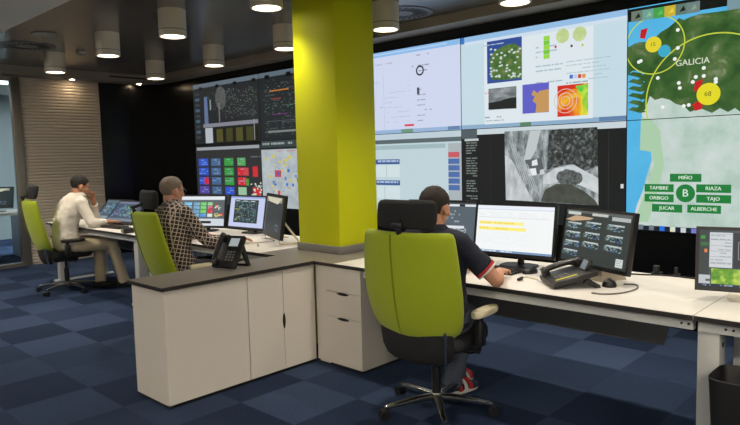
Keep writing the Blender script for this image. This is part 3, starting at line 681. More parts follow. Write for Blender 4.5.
# ------------------------------------------------------------------ monitors
class Pic:
    def __init__(s, w, h, M, bg): s.w, s.h, s.M, s.mb, s.n = w, h, M, MB(), 0; s.q(0, 0, 1, 1, bg)
    def y(s): s.n += 1; return -.0005-s.n*.00012
    def pt(s, u, v, y): return s.M @ V(((u-.5)*s.w, y, (.5-v)*s.h))
    def q(s, a, b, c, d, m):
        y = s.y(); s.mb.use(m); s.mb.face([s.pt(a, d, y), s.pt(c, d, y), s.pt(c, b, y), s.pt(a, b, y)])
    def p(s, P, m):
        y = s.y(); s.mb.use(m); s.mb.face([s.pt(u, v, y) for u, v in P])
    def many(s, u0, v0, u1, v1, n, m, seed=1, w=.02, h=.02):
        rr = random.Random(seed); y = s.y(); s.mb.use(m)
        for _ in range(n):
            u, v = rr.uniform(u0, u1-w), rr.uniform(v0, v1-h); a = w*rr.uniform(.4, 1); b = h*rr.uniform(.5, 1)
            s.mb.face([s.pt(u, v+b, y), s.pt(u+a, v+b, y), s.pt(u+a, v, y), s.pt(u, v, y)])
    def rows(s, u0, v0, u1, v1, n, m, seed=1, fill=.4, dens=.8):
        rr = random.Random(seed); dv = (v1-v0)/n; y = s.y(); s.mb.use(m)
        for i in range(n):
            u = u0
            while u < u1-.01:
                w = rr.uniform(.02, .08); e = min(u1, u+w)
                if rr.random() < dens: s.mb.face([s.pt(u, v0+(i+fill)*dv, y), s.pt(e, v0+(i+fill)*dv, y), s.pt(e, v0+i*dv, y), s.pt(u, v0+i*dv, y)])
                u = e+.01
def pic_mail(p):
    p.q(0, 0, 1, .07, E(236, 240, 250)); p.q(0, .07, 1, .09, E(214, 222, 236)); p.rows(.03, .14, .9, .28, 4, E(226, 232, 238), 2, .3)
    p.q(.03, .25, .95, .26, E(214, 220, 224)); p.q(.03, .34, .63, .41, E(252, 240, 150)); p.q(.03, .46, .66, .53, E(252, 238, 130)); p.rows(.04, .36, .5, .40, 1, E(240, 214, 80), 3, .6); p.rows(.04, .48, .5, .52, 1, E(240, 214, 80), 4, .6)
    p.rows(.03, .58, .7, .85, 6, E(232, 238, 242), 5, .25); p.q(0, .955, 1, 1, E(120, 150, 186)); p.rows(.02, .965, .5, .995, 1, E(220, 230, 240), 6, .8)
def pic_tiles(p):
    p.q(0, 0, 1, .05, E(92, 96, 94)); p.q(.03, .03, .24, .09, E(196, 204, 200)); p.q(.42, .03, .66, .08, E(196, 196, 190)); p.q(.72, .06, .98, .13, E(176, 184, 184)); p.p([(0, .2), (.16, .1), (.45, .12), (.4, .16), (.12, .22)], E(196, 164, 130))  # slanted tan patch at the top: a reflection painted into the screen image
    for ux, rows in ((.05, (.24, .42, .60, .78)), (.36, (.20, .40, .58)), (.70, (.20, .40, .58))):
        for v in rows:
            p.q(ux, v, ux+.22, v+.03, E(196, 204, 204)); p.q(ux-.03, v+.02, ux+.05, v+.11, E(72, 92, 90))
            for k in range(4): p.q(ux+.05+k*.045, v+.04, ux+.088+k*.045, v+.12, E(70, 100, 160) if (k+int(v*10)) % 3 == 0 else E(60, 80, 84))
            p.many(ux+.02, v+.03, ux+.22, v+.12, 14, E(30, 34, 36), int(v*90)+5, .03, .03); p.many(ux-.02, v, ux+.24, v+.13, 22, E(150, 170, 170), int(v*100), .03, .02)
    p.q(.87, .80, .97, .95, E(206, 214, 212)); p.rows(.88, .83, .96, .94, 3, E(140, 150, 150), 3, .3)
def pic_dark(p):
    p.q(0, 0, 1, .03, E(70, 74, 80)); p.q(.3, .04, .98, .09, E(220, 226, 230)); p.q(.74, .04, .82, .09, E(40, 44, 50)); p.rows(.45, .18, .75, .5, 4, E(150, 160, 168), 5, .5, .6); p.q(.45, .54, .82, .6, E(220, 226, 230)); p.rows(.45, .6, .85, .72, 3, E(180, 190, 196), 8, .6, .8)
def pic_grid(p):
    p.q(0, 0, .09, .8, E(58, 66, 66)); p.q(.09, .04, .29, .66, E(206, 210, 214))
    for k in range(6): p.q(.10, .07+k*.1, .285, .075+k*.1, E(130, 136, 140))
    p.rows(.10, .09, .28, .64, 9, E(160, 168, 172), 4, .3, .5); p.q(.01, .10, .05, .16, E(60, 150, 70)); p.q(.01, .22, .08, .28, E(50, 110, 60)); p.q(.045, .34, .07, .40, E(230, 130, 60)); p.q(.0, .80, .10, .96, E(190, 196, 200)); p.q(.06, .87, .10, .91, E(90, 96, 100))
    p.q(.30, .04, 1, .66, E(52, 56, 60)); p.rows(.45, .1, .95, .6, 6, E(120, 128, 132), 6, .2, .6); p.q(.34, .2, .343, .5, E(190, 196, 200)); p.q(.34, .2, .42, .206, E(190, 196, 200)); p.q(.34, .5, .42, .506, E(190, 196, 200)); p.q(.11, .68, 1, .95, emis_noise('thumb_green', [(.35, (60, 120, 40)), (.5, (110, 160, 50)), (.65, (190, 214, 90))], 24)); p.q(0, .955, 1, 1, E(30, 40, 66)); p.many(.02, .96, .9, .995, 30, E(160, 176, 200), 3, .02, .02)
def pic_blocks(p):
    p.q(0, 0, 1, .1, E(226, 232, 236)); p.q(.02, .12, 1, .76, E(92, 100, 106))
    for u0, u1, cc in ((.10, .27, ((110, 190, 230), (110, 180, 226), (90, 150, 220), (120, 120, 200))), (.31, .45, ((110, 160, 196),)*4), (.47, .60, ((110, 206, 90), (110, 206, 90), (120, 210, 100), (90, 150, 220))), (.63, .74, ((150, 206, 140), (216, 60, 70), (216, 60, 70), (220, 230, 220)))):
        for i, c in enumerate(cc): p.q(u0, .20+i*.13, u1, .31+i*.13, E(*c)); p.rows(u0+.01, .22+i*.13, u1-.01, .30+i*.13, 2, E(190, 220, 236), i+3, .4, .5)
    p.q(.17, .46, .24, .56, E(230, 90, 90)); p.q(.80, .26, .86, .40, E(210, 60, 50)); p.q(.86, .30, .90, .40, E(60, 170, 80)); p.q(.90, .58, .97, .66, E(214, 50, 50)); p.many(.78, .55, .98, .72, 16, E(220, 210, 120), 8, .04, .04); p.many(.78, .3, .98, .5, 8, E(220, 226, 226), 9, .04, .04)
    p.q(0, .77, 1, 1, E(206, 214, 222)); p.q(.08, .84, .72, .92, E(26, 30, 32))
def pic_lilac(p):
    p.q(0, 0, 1, .05, E(150, 166, 214)); p.q(.13, .1, .82, .86, E(44, 50, 52)); p.many(.15, .12, .8, .84, 90, E(110, 140, 160), 3, .06, .03); p.many(.15, .12, .8, .84, 50, E(60, 110, 80), 4, .04, .04); p.many(.15, .3, .4, .8, 10, E(190, 190, 60), 5, .04, .03)
    for k in range(3): p.q(.16+k*.22, .13, .28+k*.22, .16, E(190, 200, 206)); p.q(.36+k*.2, .16, .37+k*.2, .84, E(80, 110, 130))
def pic_tilted(p):
    p.q(.04, .03, .92, .16, E(150, 146, 130)); p.p([(.04, .04), (.9, .04), (.7, .2), (.2, .16)], E(206, 200, 176)); p.rows(.1, .25, .85, .9, 10, E(58, 62, 62), 3, .3, .7); p.many(.6, .7, .9, .9, 10, E(110, 120, 150), 3, .05, .04); p.q(.03, .05, .06, .95, E(120, 124, 120))  # pale stripe along the top: a reflection painted into the screen image
def pic_left(p):
    p.q(0, 0, 1, .12, E(92, 112, 124)); p.q(.03, .14, .97, .80, E(66, 84, 98)); p.many(.05, .16, .95, .78, 70, E(120, 146, 160), 3, .08, .04); p.q(.12, .3, .24, .6, E(140, 160, 170)); p.q(.15, .36, .21, .54, E(60, 74, 88)); p.many(.3, .2, .9, .7, 24, E(70, 140, 170), 5, .08, .06); p.q(0, .84, 1, .97, E(130, 146, 156))
def pic_left2(p):
    p.q(0, 0, 1, .1, E(110, 120, 150)); p.q(.03, .12, .97, .8, E(62, 80, 100)); p.many(.05, .15, .95, .78, 60, E(110, 140, 170), 3, .08, .05); p.many(.4, .2, .9, .7, 20, E(80, 180, 120), 5, .08, .06); p.many(.1, .3, .9, .75, 16, E(150, 130, 160), 6, .06, .05); p.q(0, .84, 1, .97, E(120, 130, 140))
def monitor(label, x, y, z, yaw, tilt, pic, bg, w=.53, h=.30, stand='plate', zt=.74, thick=.03, standmat=None):
    t = thing('monitor', label, 'monitor', (x, y, zt), R(yaw))
    M = Matrix.Translation((0, 0, z-zt)) @ Matrix.Rotation(-R(tilt), 4, 'X')
    b = .016
    MB().box((-w/2-b, 0, -h/2-b-.006), (w/2+b, thick, h/2+b), .005, M=M).build('housing', BLACKP, t)
    mb = MB(); yf = -.0032                                # raised bezel rim
    for a, c in (((-w/2-b, yf, -h/2-b-.006), (w/2+b, .0005, -h/2)), ((-w/2-b, yf, h/2), (w/2+b, .0005, h/2+b)), ((-w/2-b, yf, -h/2), (-w/2, .0005, h/2)), ((w/2, yf, -h/2), (w/2+b, .0005, h/2))): mb.box(a, c, M=M)
    mb.build('bezel', BLACKP, t, smooth=False)
    p = Pic(w, h, M, bg); pic(p); p.mb.build('screen_image', None, t, smooth=False)
    sm = standmat or BLACKP; c = M @ V((0, thick, -h*.22)); zb = -(0)
    if stand == 'plate':
        st = MB().loft([superring(0, .075, .0005, .12, .085, 4, 32), superring(0, .075, .012, .115, .08, 4, 32)]).build('stand_base', sm, t)
        MB().tube([V((0, .10, .01)), V((0, .105, c.z*.5)), V((0, c.y+.03, c.z)), V((0, c.y-.005, c.z+.01))], [.022, .02, .02, .03], 14).build('stand_neck', sm, t)
    elif stand == 'legs':
        for sx in (-1, 1):
            mb = MB().tube([M @ V((sx*w*.42, thick, -h*.1)), V((sx*w*.42, .16, .012)), V((sx*w*.42, .20, .0105))], .009, 10)
            mb.tube([V((sx*w*.42, .20, .0105)), V((sx*w*.42, -.02, .0105)), M @ V((sx*w*.42, .012, -h/2-b))], .009, 10).build('stand_leg', sm, t)
    else:                                                 # low wedge stand
        pts = [(0, .005), (.12, .005), (.05, max(.03, (M @ V((0, .02, -h/2))).z))]
        MB().loft([[V((sx, yy, zz)) for yy, zz in ((-.02, .0005), (.16, .0005), ((M @ V((0, thick, .0))).y, (M @ V((0, thick, .0))).z), ((M @ V((0, thick*.5, -h/2-b))).y, (M @ V((0, thick*.5, -h/2-b))).z))] for sx in (-.08, .08)]).build('stand', sm, t, smooth=False)
    return t
BEIGE = mat('beige_stand', (176, 164, 146), .5)
monitor('monitor with a white page and yellow bands in front of the navy polo man', -2.101, 3.522, .986, 3.8, 9.6, pic_mail, E(243, 246, 246))
monitor('turned monitor with dark camera tiles beside the yellow-striped desk phone', -1.544, 3.462, .977, -24.9, 9.9, pic_tiles, E(52, 58, 57), stand='wedge', standmat=BEIGE)
monitor('dark monitor half hidden behind the head of the navy polo man', -2.72, 3.60, .985, 10, 9, pic_dark, E(86, 98, 108))
monitor('monitor cut by the right edge showing a grey page with a green picture', -.715, 3.36, .945, 14, 10, pic_grid, E(76, 84, 88), w=.48, h=.27, standmat=SILVER)
monitor('monitor of coloured blocks facing the checked shirt man', -5.73, 3.52, .953, 24.7, 10, pic_blocks, E(206, 214, 222))
monitor('monitor with a dark table on a lilac page, middle one at the checked shirt man', -5.167, 3.672, .955, 3, 10.8, pic_lilac, E(196, 204, 236))
monitor('dark turned monitor on metal legs close to the left side of the pillar', -4.432, 3.429, .977, -23, 9, pic_tilted, E(38, 42, 43), w=.56, h=.34, stand='legs', standmat=SILVER)
monitor('low reclined display in front of the man in white', -7.84, 3.56, .878, 8, 44, pic_left, E(70, 88, 100), stand='wedge')
monitor('reclined display with blue and green tiles, right of the man in white', -7.284, 3.448, .885, 6.8, 44.4, pic_left2, E(66, 82, 98), stand='wedge')

# ------------------------------------------------------------------ desk phones
def phone(label, x, y, yaw, tilt, strip=False, wid=.20, dep=.22):
    t = thing('desk_phone', label, 'phone', (x, y, .7402), R(yaw)); a = R(tilt)
    M = Matrix.Translation((0, -dep/2*math.cos(a), .004)) @ Matrix.Rotation(a, 4, 'X')
    mb = MB(); rr = []
    mb.box((-wid/2, 0, 0), (wid/2, dep, .032), .008, M=M); mb.build('body', BLACKP, t)
    # support behind
    top = M @ V((0, dep*.8, 0))
    mb = MB()
    for sx in (-1, 1): mb.loft([[V((sx*wid*.40-.008, p[0], p[1])) for p in ((top.y-.03, top.z-.03), (top.y+.0, top.z+.0), (top.y+.07, .0), (top.y+.04, .0))], [V((sx*wid*.40+.008, p[0], p[1])) for p in ((top.y-.03, top.z-.03), (top.y+.0, top.z+.0), (top.y+.07, .0), (top.y+.04, .0))]])
    mb.box((-wid*.4, top.y+.042, .0), (wid*.4, top.y+.066, .014)).build('rear_support', BLACKP, t, smooth=False)
    # handset cradle on the left side
    hx = -wid*.32
    pts = spline([M @ V((hx, .012, .052)), M @ V((hx, .05, .064)), M @ V((hx, dep*.5, .068)), M @ V((hx, dep-.05, .064)), M @ V((hx, dep-.012, .052))], 5)
    n = len(pts); h = MB().tube(pts, [.024 if (i < 4 or i > n-5) else .0165 for i in range(n)], 14)
    h.cyl(M @ V((hx, .03, .030)), M @ V((hx, .03, .06)), .025, n=18).cyl(M @ V((hx, dep-.03, .030)), M @ V((hx, dep-.03, .06)), .025, n=18)
    h.build('handset', mat('black_handset', (26, 26, 28), .3), t)
    mb = MB()
    for r_ in range(4):
        for c_ in range(3): mb.box((.0+c_*.024, .045+r_*.02, .032), (.017+c_*.024, .058+r_*.02, .0355), .002, M=M)
    mb.build('keypad', mat('phone_keys', (96, 96, 96), .5), t, smooth=False)
    if strip:
        D = M @ Matrix.Translation((.035, dep*.84, .03)) @ Matrix.Rotation(R(48), 4, 'X')
        MB().box((-.045, -.012, -.004), (.045, .062, .014), .004, M=D).build('display_hood', BLACKP, t)
        MB().box((-.034, .0, .0141), (.034, .052, .0152), M=D).build('display', emis('phone_lcd', (150, 158, 164), .55), t, smooth=False)
        MB().box((.081, .03, .0322), (.095, .15, .0336), M=M).build('yellow_strip', mat('yellow_label', (190, 186, 30), .6), t, smooth=False)
    else:
        MB().box((-.012, dep*.60, .032), (.078, dep*.93, .036), .003, M=M).build('display_frame', BLACKP, t)
        MB().box((-.004, dep*.64, .0362), (.068, dep*.89, .0375), M=M).build('display', emis('phone_lcd2', (176, 184, 186), .8), t, smooth=False)
    return t
phone('black desk phone with a yellow strip on the white desk beside the tiled monitor', -1.595, 3.25, -45, 15, True, .25, .25)
phone('black desk phone propped upright on the grey counter', -3.64, 2.44, 20, 54, False, .19, .24)
# earpiece, mouse, keyboards, cables, small gear
def mouse(label, x, y, rz):
    t = thing('mouse', label, 'mouse', (x, y, .7402), R(rz)); rings = []
    for z, k in ((0, .92), (.006, 1), (.018, .96), (.028, .78), (.034, .45), (.035, .15)): rings.append(superring(0, -.004*k, z, .031*k, .054*k, 2.6, 28))
    MB().loft(rings).build('shell', BLACKP, t); MB().cyl((-.004, .028, .030), (.004, .028, .030), .009, n=14).build('wheel', mat('dark_rubber', (50, 50, 50), .8), t)
mouse('small black mouse on the white desk between keyboard and black desk phone', -1.93, 3.43, -15)
def keyboard(label, x, y, rz, body, keys, w=.44, d=.15):
    t = thing('keyboard', label, 'keyboard', (x, y, .7402), R(rz))
    MB().loft([[V((sx, -d/2, 0)), V((sx, d/2, 0)), V((sx, d/2, .022)), V((sx, -d/2, .012))] for sx in (-w/2, w/2)]).build('tray', body, t, smooth=False)
    mb = MB()
    for r_ in range(5):
        for c_ in range(15):
            yy = -d/2+.012+r_*(d-.02)/5; zz = .012+(yy+d/2)/d*.01
            mb.box((-w/2+.012+c_*(w-.024)/15, yy, zz), (-w/2+.010+(c_+1)*(w-.024)/15-.002, yy+(d-.02)/5-.004, zz+.006))
    mb.build('keys', keys, t, smooth=False); return t
keyboard('black keyboard under the hand of the navy polo man', -2.20, 3.36, 2, BLACKP, mat('black_keys', (34, 34, 36), .5))
keyboard('pale grey keyboard in front of the checked shirt man', -4.96, 3.30, 4, mat('pale_grey_plastic', (190, 190, 186), .45), mat('white_keys', (214, 214, 210), .5))
keyboard('dark keyboard in front of the man in white', -6.97, 3.16, 4, BLACKP, mat('brown_keys', (44, 36, 34), .5), .40, .13)
t = thing('earpiece', 'small black earpiece with a cream cord lying on the desk by the mouse', 'headset', (-1.87, 3.20, .7402))
MB().tube([(0.01, -.035, .010), (.012, -.005, .013), (.0, .03, .011)], [.008, .011, .007], 12).build('ear_hook', BLACKP, t)
MB().tube(spline([(0, .03, .010), (-.02, .06, .006), (.0, .085, .005), (.05, .07, .005), (.085, .06, .006)], 6), .004, 8).build('cord', mat('cream_cord', (196, 186, 160), .5), t)
t = thing('conference_button', 'small black round device behind the phone on the white desk', 'device', (-1.40, 3.33, .7402), R(30))
MB().lathe([(.001, 0), (.036, 0), (.038, .01), (.03, .03), (.016, .038), (.001, .039)], n=28).build('shell', BLACKP, t); MB().lathe([(.001, .0392), (.012, .0392), (.01, .045), (.001, .046)], n=16).build('button', mat('dark_rubber', (50, 50, 50), .8), t)
CABLE = mat('grey_cable', (92, 88, 82), .5)
tag(MB().tube(spline([(-1.40, 3.11, .7445), (-1.34, 3.12, .7445), (-1.28, 3.20, .7445), (-1.26, 3.34, .7445), (-1.30, 3.44, .7445), (-1.36, 3.42, .7445)], 8), .004, 8).build('phone_cable', CABLE), 'grey cable looping on the white desk right of the black phone', 'cable')
tag(MB().tube(spline([(-1.70, 3.80, .7445), (-1.55, 3.72, .7445), (-1.40, 3.74, .7445), (-1.25, 3.80, .7445), (-1.0, 3.79, .7445), (-.8, 3.80, .7445)], 8), .0045, 8).build('power_cable', BLACKP), 'black power cable lying along the back edge of the white desk', 'cable')
for k, (x, l) in enumerate(((-1.33, 'larger black cable clamp on the rear edge of the white desk'), (-1.22, 'smaller black cable clamp, right one on the rear desk edge'))):
    t = thing('cable_clamp', l, 'clamp', (x, 3.85, .74))
    MB().box((-.024+.010*k, -.045, .0005), (.024-.010*k, .02, .012), .003).box((-.024+.010*k, .0035, -.04), (.024-.010*k, .02, .012), .003).build('jaw', BLACKP, t); MB().cyl((0, -.02, .012), (0, -.02, .05), .018-.008*k, n=16).build('post', BLACKP, t)
# papers and pen at the middle desk
PAPER = mat('paper_white', (222, 218, 210), .7)
for k, (x, y, rz, l) in enumerate(((-4.30, 3.16, 20, 'white paper sheet on the desk beneath the pen'), (-4.60, 3.33, -8, 'white notepad between the keyboard and the lilac monitor'))):
    t = thing('paper_sheet' if k == 0 else 'notepad', l, 'paper', (x, y, .7402), R(rz))
    MB().box((-.105, -.1485, 0), (.105, .1485, .001 if k == 0 else .012)).build('pages', PAPER, t, smooth=False)
    if k: MB().box((-.106, .135, .0005), (.106, .1495, .0135)).build('binding', mat('blue_grey_binding', (110, 116, 128), .6), t, smooth=False)
t = thing('pen', 'dark pen lying on the white paper sheet', 'pen', (-4.36, 3.20, .7413), R(-35))
MB().tube([(-.065, 0, .0045), (.05, 0, .0045), (.062, 0, .0045), (.07, 0, .0045)], [.0042, .0045, .003, .0008], 10).build('barrel', mat('pen_dark', (40, 36, 40), .3), t); MB().tube([(-.07, 0, .0045), (-.064, 0, .0045)], .003, 8).build('clip_end', CHROME, t)
t = thing('card_reader', 'small dark device with a green light face at the end of the left desk', 'device', (-6.36, 3.02, .7402), R(-12))
MB().box((-.07, -.05, 0), (.07, .05, .05), .006).build('case', BLACKP, t); MB().box((-.05, -.0512, .012), (.05, -.0502, .04)).build('face', mat('green_face', (96, 116, 60), .4), t, smooth=False)

# ------------------------------------------------------------------ the next room behind the glass
t = thing('side_desk', 'white desk behind the glass partition at the left edge', 'desk', (XL-1.1, 2.6, 0))
MB().box((-.4, -1.2, .70), (.4, 1.0, .74)).build('desktop', WHITE, t, smooth=False)
for yy in (-1.1, .85): MB().box((-.3, yy, .0), (.3, yy+.05, .70)).build('leg', FRAMEW, t, smooth=False)
monitor('tilted dark monitor behind the glass partition at the left edge', XL-1.1, 3.15, .97, 50, 14, pic_tilted, E(40, 48, 50))

# ------------------------------------------------------------------ people
def blob(mb, voxel, smooth=3, wrinkle=0, wscale=14, fac=.5):
    """one continuous surface grown around overlapping closed shapes"""
    bmesh.ops.recalc_face_normals(mb.bm, faces=mb.bm.faces[:])
    me = bpy.data.meshes.new('form'); mb.bm.to_mesh(me); mb.bm.free()
    o = bpy.data.objects.new('form', me); COL.objects.link(o)
    r = o.modifiers.new('r', 'REMESH'); r.mode = 'VOXEL'; r.voxel_size = voxel
    if smooth: s = o.modifiers.new('s', 'SMOOTH'); s.iterations = smooth; s.factor = fac
    dg = bpy.context.evaluated_depsgraph_get(); out = bpy.data.meshes.new_from_object(o.evaluated_get(dg))
    bpy.data.objects.remove(o); bpy.data.meshes.remove(me)
    if wrinkle:
        ns = [v.normal.copy() for v in out.vertices]
        for v, n in zip(out.vertices, ns):
            p = v.co*wscale; w = noise.noise(V((p.x, p.y, p.z*1.6)))+.6*noise.noise(V((p.x*2.1+7, p.y*2.1, p.z*3.2)))
            v.co += n*(w*wrinkle)
    out.polygons.foreach_set('use_smooth', [True]*len(out.polygons))
    return out
def cap(mb, p0, r0, p1, r1):
    mb.cyl(p0, p1, r0, r1, 18); mb.ell(p0, (r0,)*3); mb.ell(p1, (r1,)*3)
def spine(mb, secs, side):
    """secs: (point, half width, half depth); rings square to the spine"""
    side = V(side).normalized(); P = [V(s[0]) for s in secs]; rings = []
    for i, (p, w, d) in enumerate(secs):
        tg = (P[min(i+1, len(P)-1)]-P[max(i-1, 0)]).normalized(); sd = (side-tg*side.dot(tg)).normalized(); fr = sd.cross(tg)*-1
        rings.append([V(p)+sd*(w*math.copysign(abs(math.cos(2*PI*k/28))**.85, math.cos(2*PI*k/28)))+fr*(d*math.copysign(abs(math.sin(2*PI*k/28))**.85, math.sin(2*PI*k/28))) for k in range(28)])
    mb.loft(rings)
def hand(mb, wrist, d, upv, thumb, curl=.35):
    wrist = V(wrist); d = V(d).normalized(); upv = V(upv); upv = (upv-d*upv.dot(d)).normalized(); ac = d.cross(upv)  # ac: to the right when looking along d
    M = Matrix((ac, d, upv)).transposed()
    mb.ell(wrist+d*.052, (.040, .056, .016), M); mb.ell(wrist+d*.02, (.030, .04, .019), M)
    for k, (off, ln) in enumerate(((-.033, .068), (-.011, .078), (.011, .074), (.032, .058))):
        if thumb > 0: ln = (.058, .074, .078, .068)[k]
        p = wrist+d*(.092-.05*abs(off)*10*.1)+ac*off; dr = (d+ac*off*4).normalized(); L = [.46, .32, .26]; r = .0088
        for j in range(3):
            ang = curl*(.5+.6*j); dd = (dr*math.cos(ang)-upv*math.sin(ang)).normalized(); q = p+dd*ln*L[j]
            cap(mb, p, r, q, r*.93); p = q; r *= .93
    p = wrist+d*.03+ac*(thumb*.030); q = p+(d*.6+ac*thumb*.7-upv*.25).normalized()*.045; s = q+(d*.9+ac*thumb*.25-upv*.3).normalized()*.034
    cap(mb, p, .0135, q, .0105); cap(mb, q, .0105, s, .0085)
SKIN = {}
def figure(label, base, S):
    """S holds joint positions in metres, world coordinates"""
    b0 = V(base)
    skin = mat(S['skin'][0], S['skin'][1], .55, spec=.35, var=.05, vscale=30)
    g = lambda k: V(S[k])
    HM = Matrix.Rotation(R(S['yaw']), 3, 'Z') @ Matrix.Rotation(-R(S['pitch']), 3, 'X') @ Matrix.Rotation(R(S.get('roll', 0)), 3, 'Y'); hc = g('head')
    H = lambda x, y, z: hc+HM @ V((x, y, z))
    side = (g('shR')-g('shL')).normalized()
    def torso(mb, gr):
        sp = S['spine']; W = [(.172, .118), (.172, .122), (.158, .112), (.162, .116), (.178, .122), (.170, .112), (.125, .085), (.062, .058)]
        pts = spline(sp, 4); n = len(pts); secs = []
        for i, p in enumerate(pts):
            f = i/(n-1)*(len(W)-1); a = int(min(f, len(W)-2)); t = f-a
            secs.append((p, (W[a][0]*(1-t)+W[a+1][0]*t)*S.get('girth', 1)+gr, (W[a][1]*(1-t)+W[a+1][1]*t)*S.get('girth', 1)+gr))
        spine(mb, secs, side)
        for k in 'LR':
            nb = V(sp[-1]); sh = g('sh'+k); cap(mb, nb.lerp(sh, .35)-V((0, 0, .02)), .058+gr, sh, .056+gr)
    # body
    mb = MB(); torso(mb, -.008)
    mb.ell(H(0, -.006, .036), (.076, .097, .087), HM); mb.ell(H(0, .022, -.026), (.061, .070, .084), HM); mb.ell(H(0, .045, -.078), (.040, .038, .033), HM)
    mb.ell(H(0, .074, .028), (.050, .022, .016), HM)
    cap(mb, H(0, .088, .012), .009, H(0, .107, -.026), .0135); mb.ell(H(.012, .096, -.03), (.009, .012, .009), HM); mb.ell(H(-.012, .096, -.03), (.009, .012, .009), HM)
    mb.ell(H(0, .083, -.054), (.024, .011, .0065), HM); mb.ell(H(0, .081, -.066), (.021, .011, .007), HM)
    for sx in (-1, 1):
        mb.ell(H(sx*.040, .062, -.02), (.024, .026, .024), HM)
        E_ = HM @ Matrix.Rotation(sx*-.35, 3, 'Z')
        mb.ell(H(sx*.079, -.008, -.004), (.010, .021, .033), E_); mb.ell(H(sx*.076, .002, -.028), (.009, .012, .013), E_)
    nb = V(S['spine'][-1]); cap(mb, H(0, -.022, -.05), .054, nb-V((0, 0, .03)), .060)
    for k in 'LR':
        cap(mb, g('sh'+k), .047, g('el'+k), .038); cap(mb, g('el'+k), .039, g('wr'+k), .027)
        hd = S['hand'+k]; hand(mb, g('wr'+k), hd[0], hd[1], hd[2], hd[3])
        cap(mb, g('hip'+k), .078, g('kn'+k), .054); cap(mb, g('kn'+k), .053, g('an'+k), .037)
        ft = V(S['foot'+k]).normalized(); cap(mb, g('an'+k)-V((0, 0, .03)), .026, g('an'+k)+ft*.11-V((0, 0, .058)), .014)
    me = blob(mb, .0058, 2)
    me.materials.append(skin)
    for v in me.vertices: v.co -= b0
    body = link_mesh('person', me); body.location = b0; tag(body, label, 'person')
    def child(name, me, m):
        for v in me.vertices: v.co -= b0
        me.materials.append(m); return link_mesh(name, me, body)
    # shirt
    mb = MB(); torso(mb, .012)
    for k in 'LR':
        sh, el, wr = g('sh'+k), g('el'+k), g('wr'+k); c = S['sleeve']
        if c <= 1: cap(mb, sh, .064, sh.lerp(el, .5), .060); mb.cyl(sh.lerp(el, .5), sh.lerp(el, c), .060, .061, 20)
        else: cap(mb, sh, .064, el, .053); mb.cyl(el, el.lerp(wr, c-1), .053, .040, 20)
    shirt = child('shirt', blob(mb, .009, 4, .0045, 11), S['shirt'])
    # collar
    nb = V(S['spine'][-1]); ax = (H(0, -.022, -.05)-nb).normalized(); a = (side-ax*side.dot(ax)).normalized(); f = ax.cross(a)
    mb = MB(); rings = []
    for z, r_ in ((-.022, .084), (.0, .074), (.022, .066), (.026, .069), (.010, .080), (-.012, .094)): rings.append([nb+ax*z+(a*math.cos(2*PI*i/28)+f*math.sin(2*PI*i/28)*1.0)*r_-b0 for i in range(28)])
    mb.loft(rings+[rings[0]], cap=False); mb.build('collar', S.get('collar', S['shirt']), shirt)
    if S.get('trim'):
        for k in 'LR':
            sh, el = g('sh'+k), g('el'+k); c = S['sleeve']; d = (el-sh).normalized()
            p = sh.lerp(el, c)-b0
            MB().cyl(p-d*.004, p+d*.010, .0635, .0635, 28).build('sleeve_trim', S['trim'][0], shirt); MB().cyl(p+d*.010, p+d*.020, .0635, .063, 28).build('sleeve_trim', S['trim'][1], shirt)
    # trousers
    mb = MB(); pts = S['spine']
    spine(mb, [(V(pts[0])-V((0, 0, .055)), .12, .09), (V(pts[0])-V((0, 0, .02)), .178, .128), (V(pts[0])+V((0, 0, .04)), .186, .138), (V(pts[0]).lerp(V(pts[1]), .8), .178, .130)], side)
    for k in 'LR':
        cap(mb, g('hip'+k), .092, g('kn'+k), .069); an = g('an'+k); cap(mb, g('kn'+k), .068, g('kn'+k).lerp(an, .6), .062); mb.cyl(g('kn'+k).lerp(an, .6), g('kn'+k).lerp(an, 1.06), .062, .062, 20)
    child('trousers', blob(mb, .010, 4, .005, 9), S['trousers'])
    # shoes
    for k in 'LR':
        an = g('an'+k); ft = V(S['foot'+k]); ft.z = 0; ft.normalize(); sd = ft.cross(V((0, 0, 1))); z0 = an.z-.085
        fp = lambda x, y, z: V((an.x, an.y, 0))+ft*y+sd*x+V((0, 0, z0+z))
        SM = Matrix((sd, ft, V((0, 0, 1)))).transposed()
        mb = MB(); mb.ell(fp(0, -.02, .045), (.040, .055, .045), SM); mb.ell(fp(0, .055, .035), (.044, .09, .036), SM); mb.ell(fp(0, .135, .027), (.046, .075, .028), SM); mb.cyl(fp(0, -.012, .05), fp(0, -.015, .105), .042, .044, 20)
        for v in mb.bm.verts:
            if v.co.z < z0+.010: v.co.z = z0+.010
        sh = child('shoe', blob(mb, .006, 3), S['shoe'])
        rings = []
        for z, e in ((.0003, 0), (.004, .003), (.020, .003), (.024, -.002)):
            rg = []
            for i in range(36):
                t = 2*PI*i/36; y = .055+(.142+e)*math.sin(t); w = (.043+e)*(1 if math.sin(t) > -.2 else .88); rg.append(fp(w*math.copysign(abs(math.cos(t))**.75, math.cos(t)), y, z)-b0)
            rings.append(rg)
        MB().loft(rings).build('sole', S['sole'], sh)
        if S.get('stripe'):
            for q, (yy, mm) in enumerate(S['stripe']):
                mb = MB(); pts = []
                for i in range(13):
                    t = PI*i/12; pts.append(fp(.0475*math.cos(t), yy+.02*math.sin(t)*0, .022+.052*math.sin(t)*(1-.9*max(0, yy-.02)))-b0)
                mb.tube(pts, .012, 8).build('stripe', mm, sh)
    # hair
    mb = MB(); mb.ell(H(0, -.010, .038), (.0805, .1015, .0905), HM, 48, 32)
    inv = HM.inverted(); kill = []
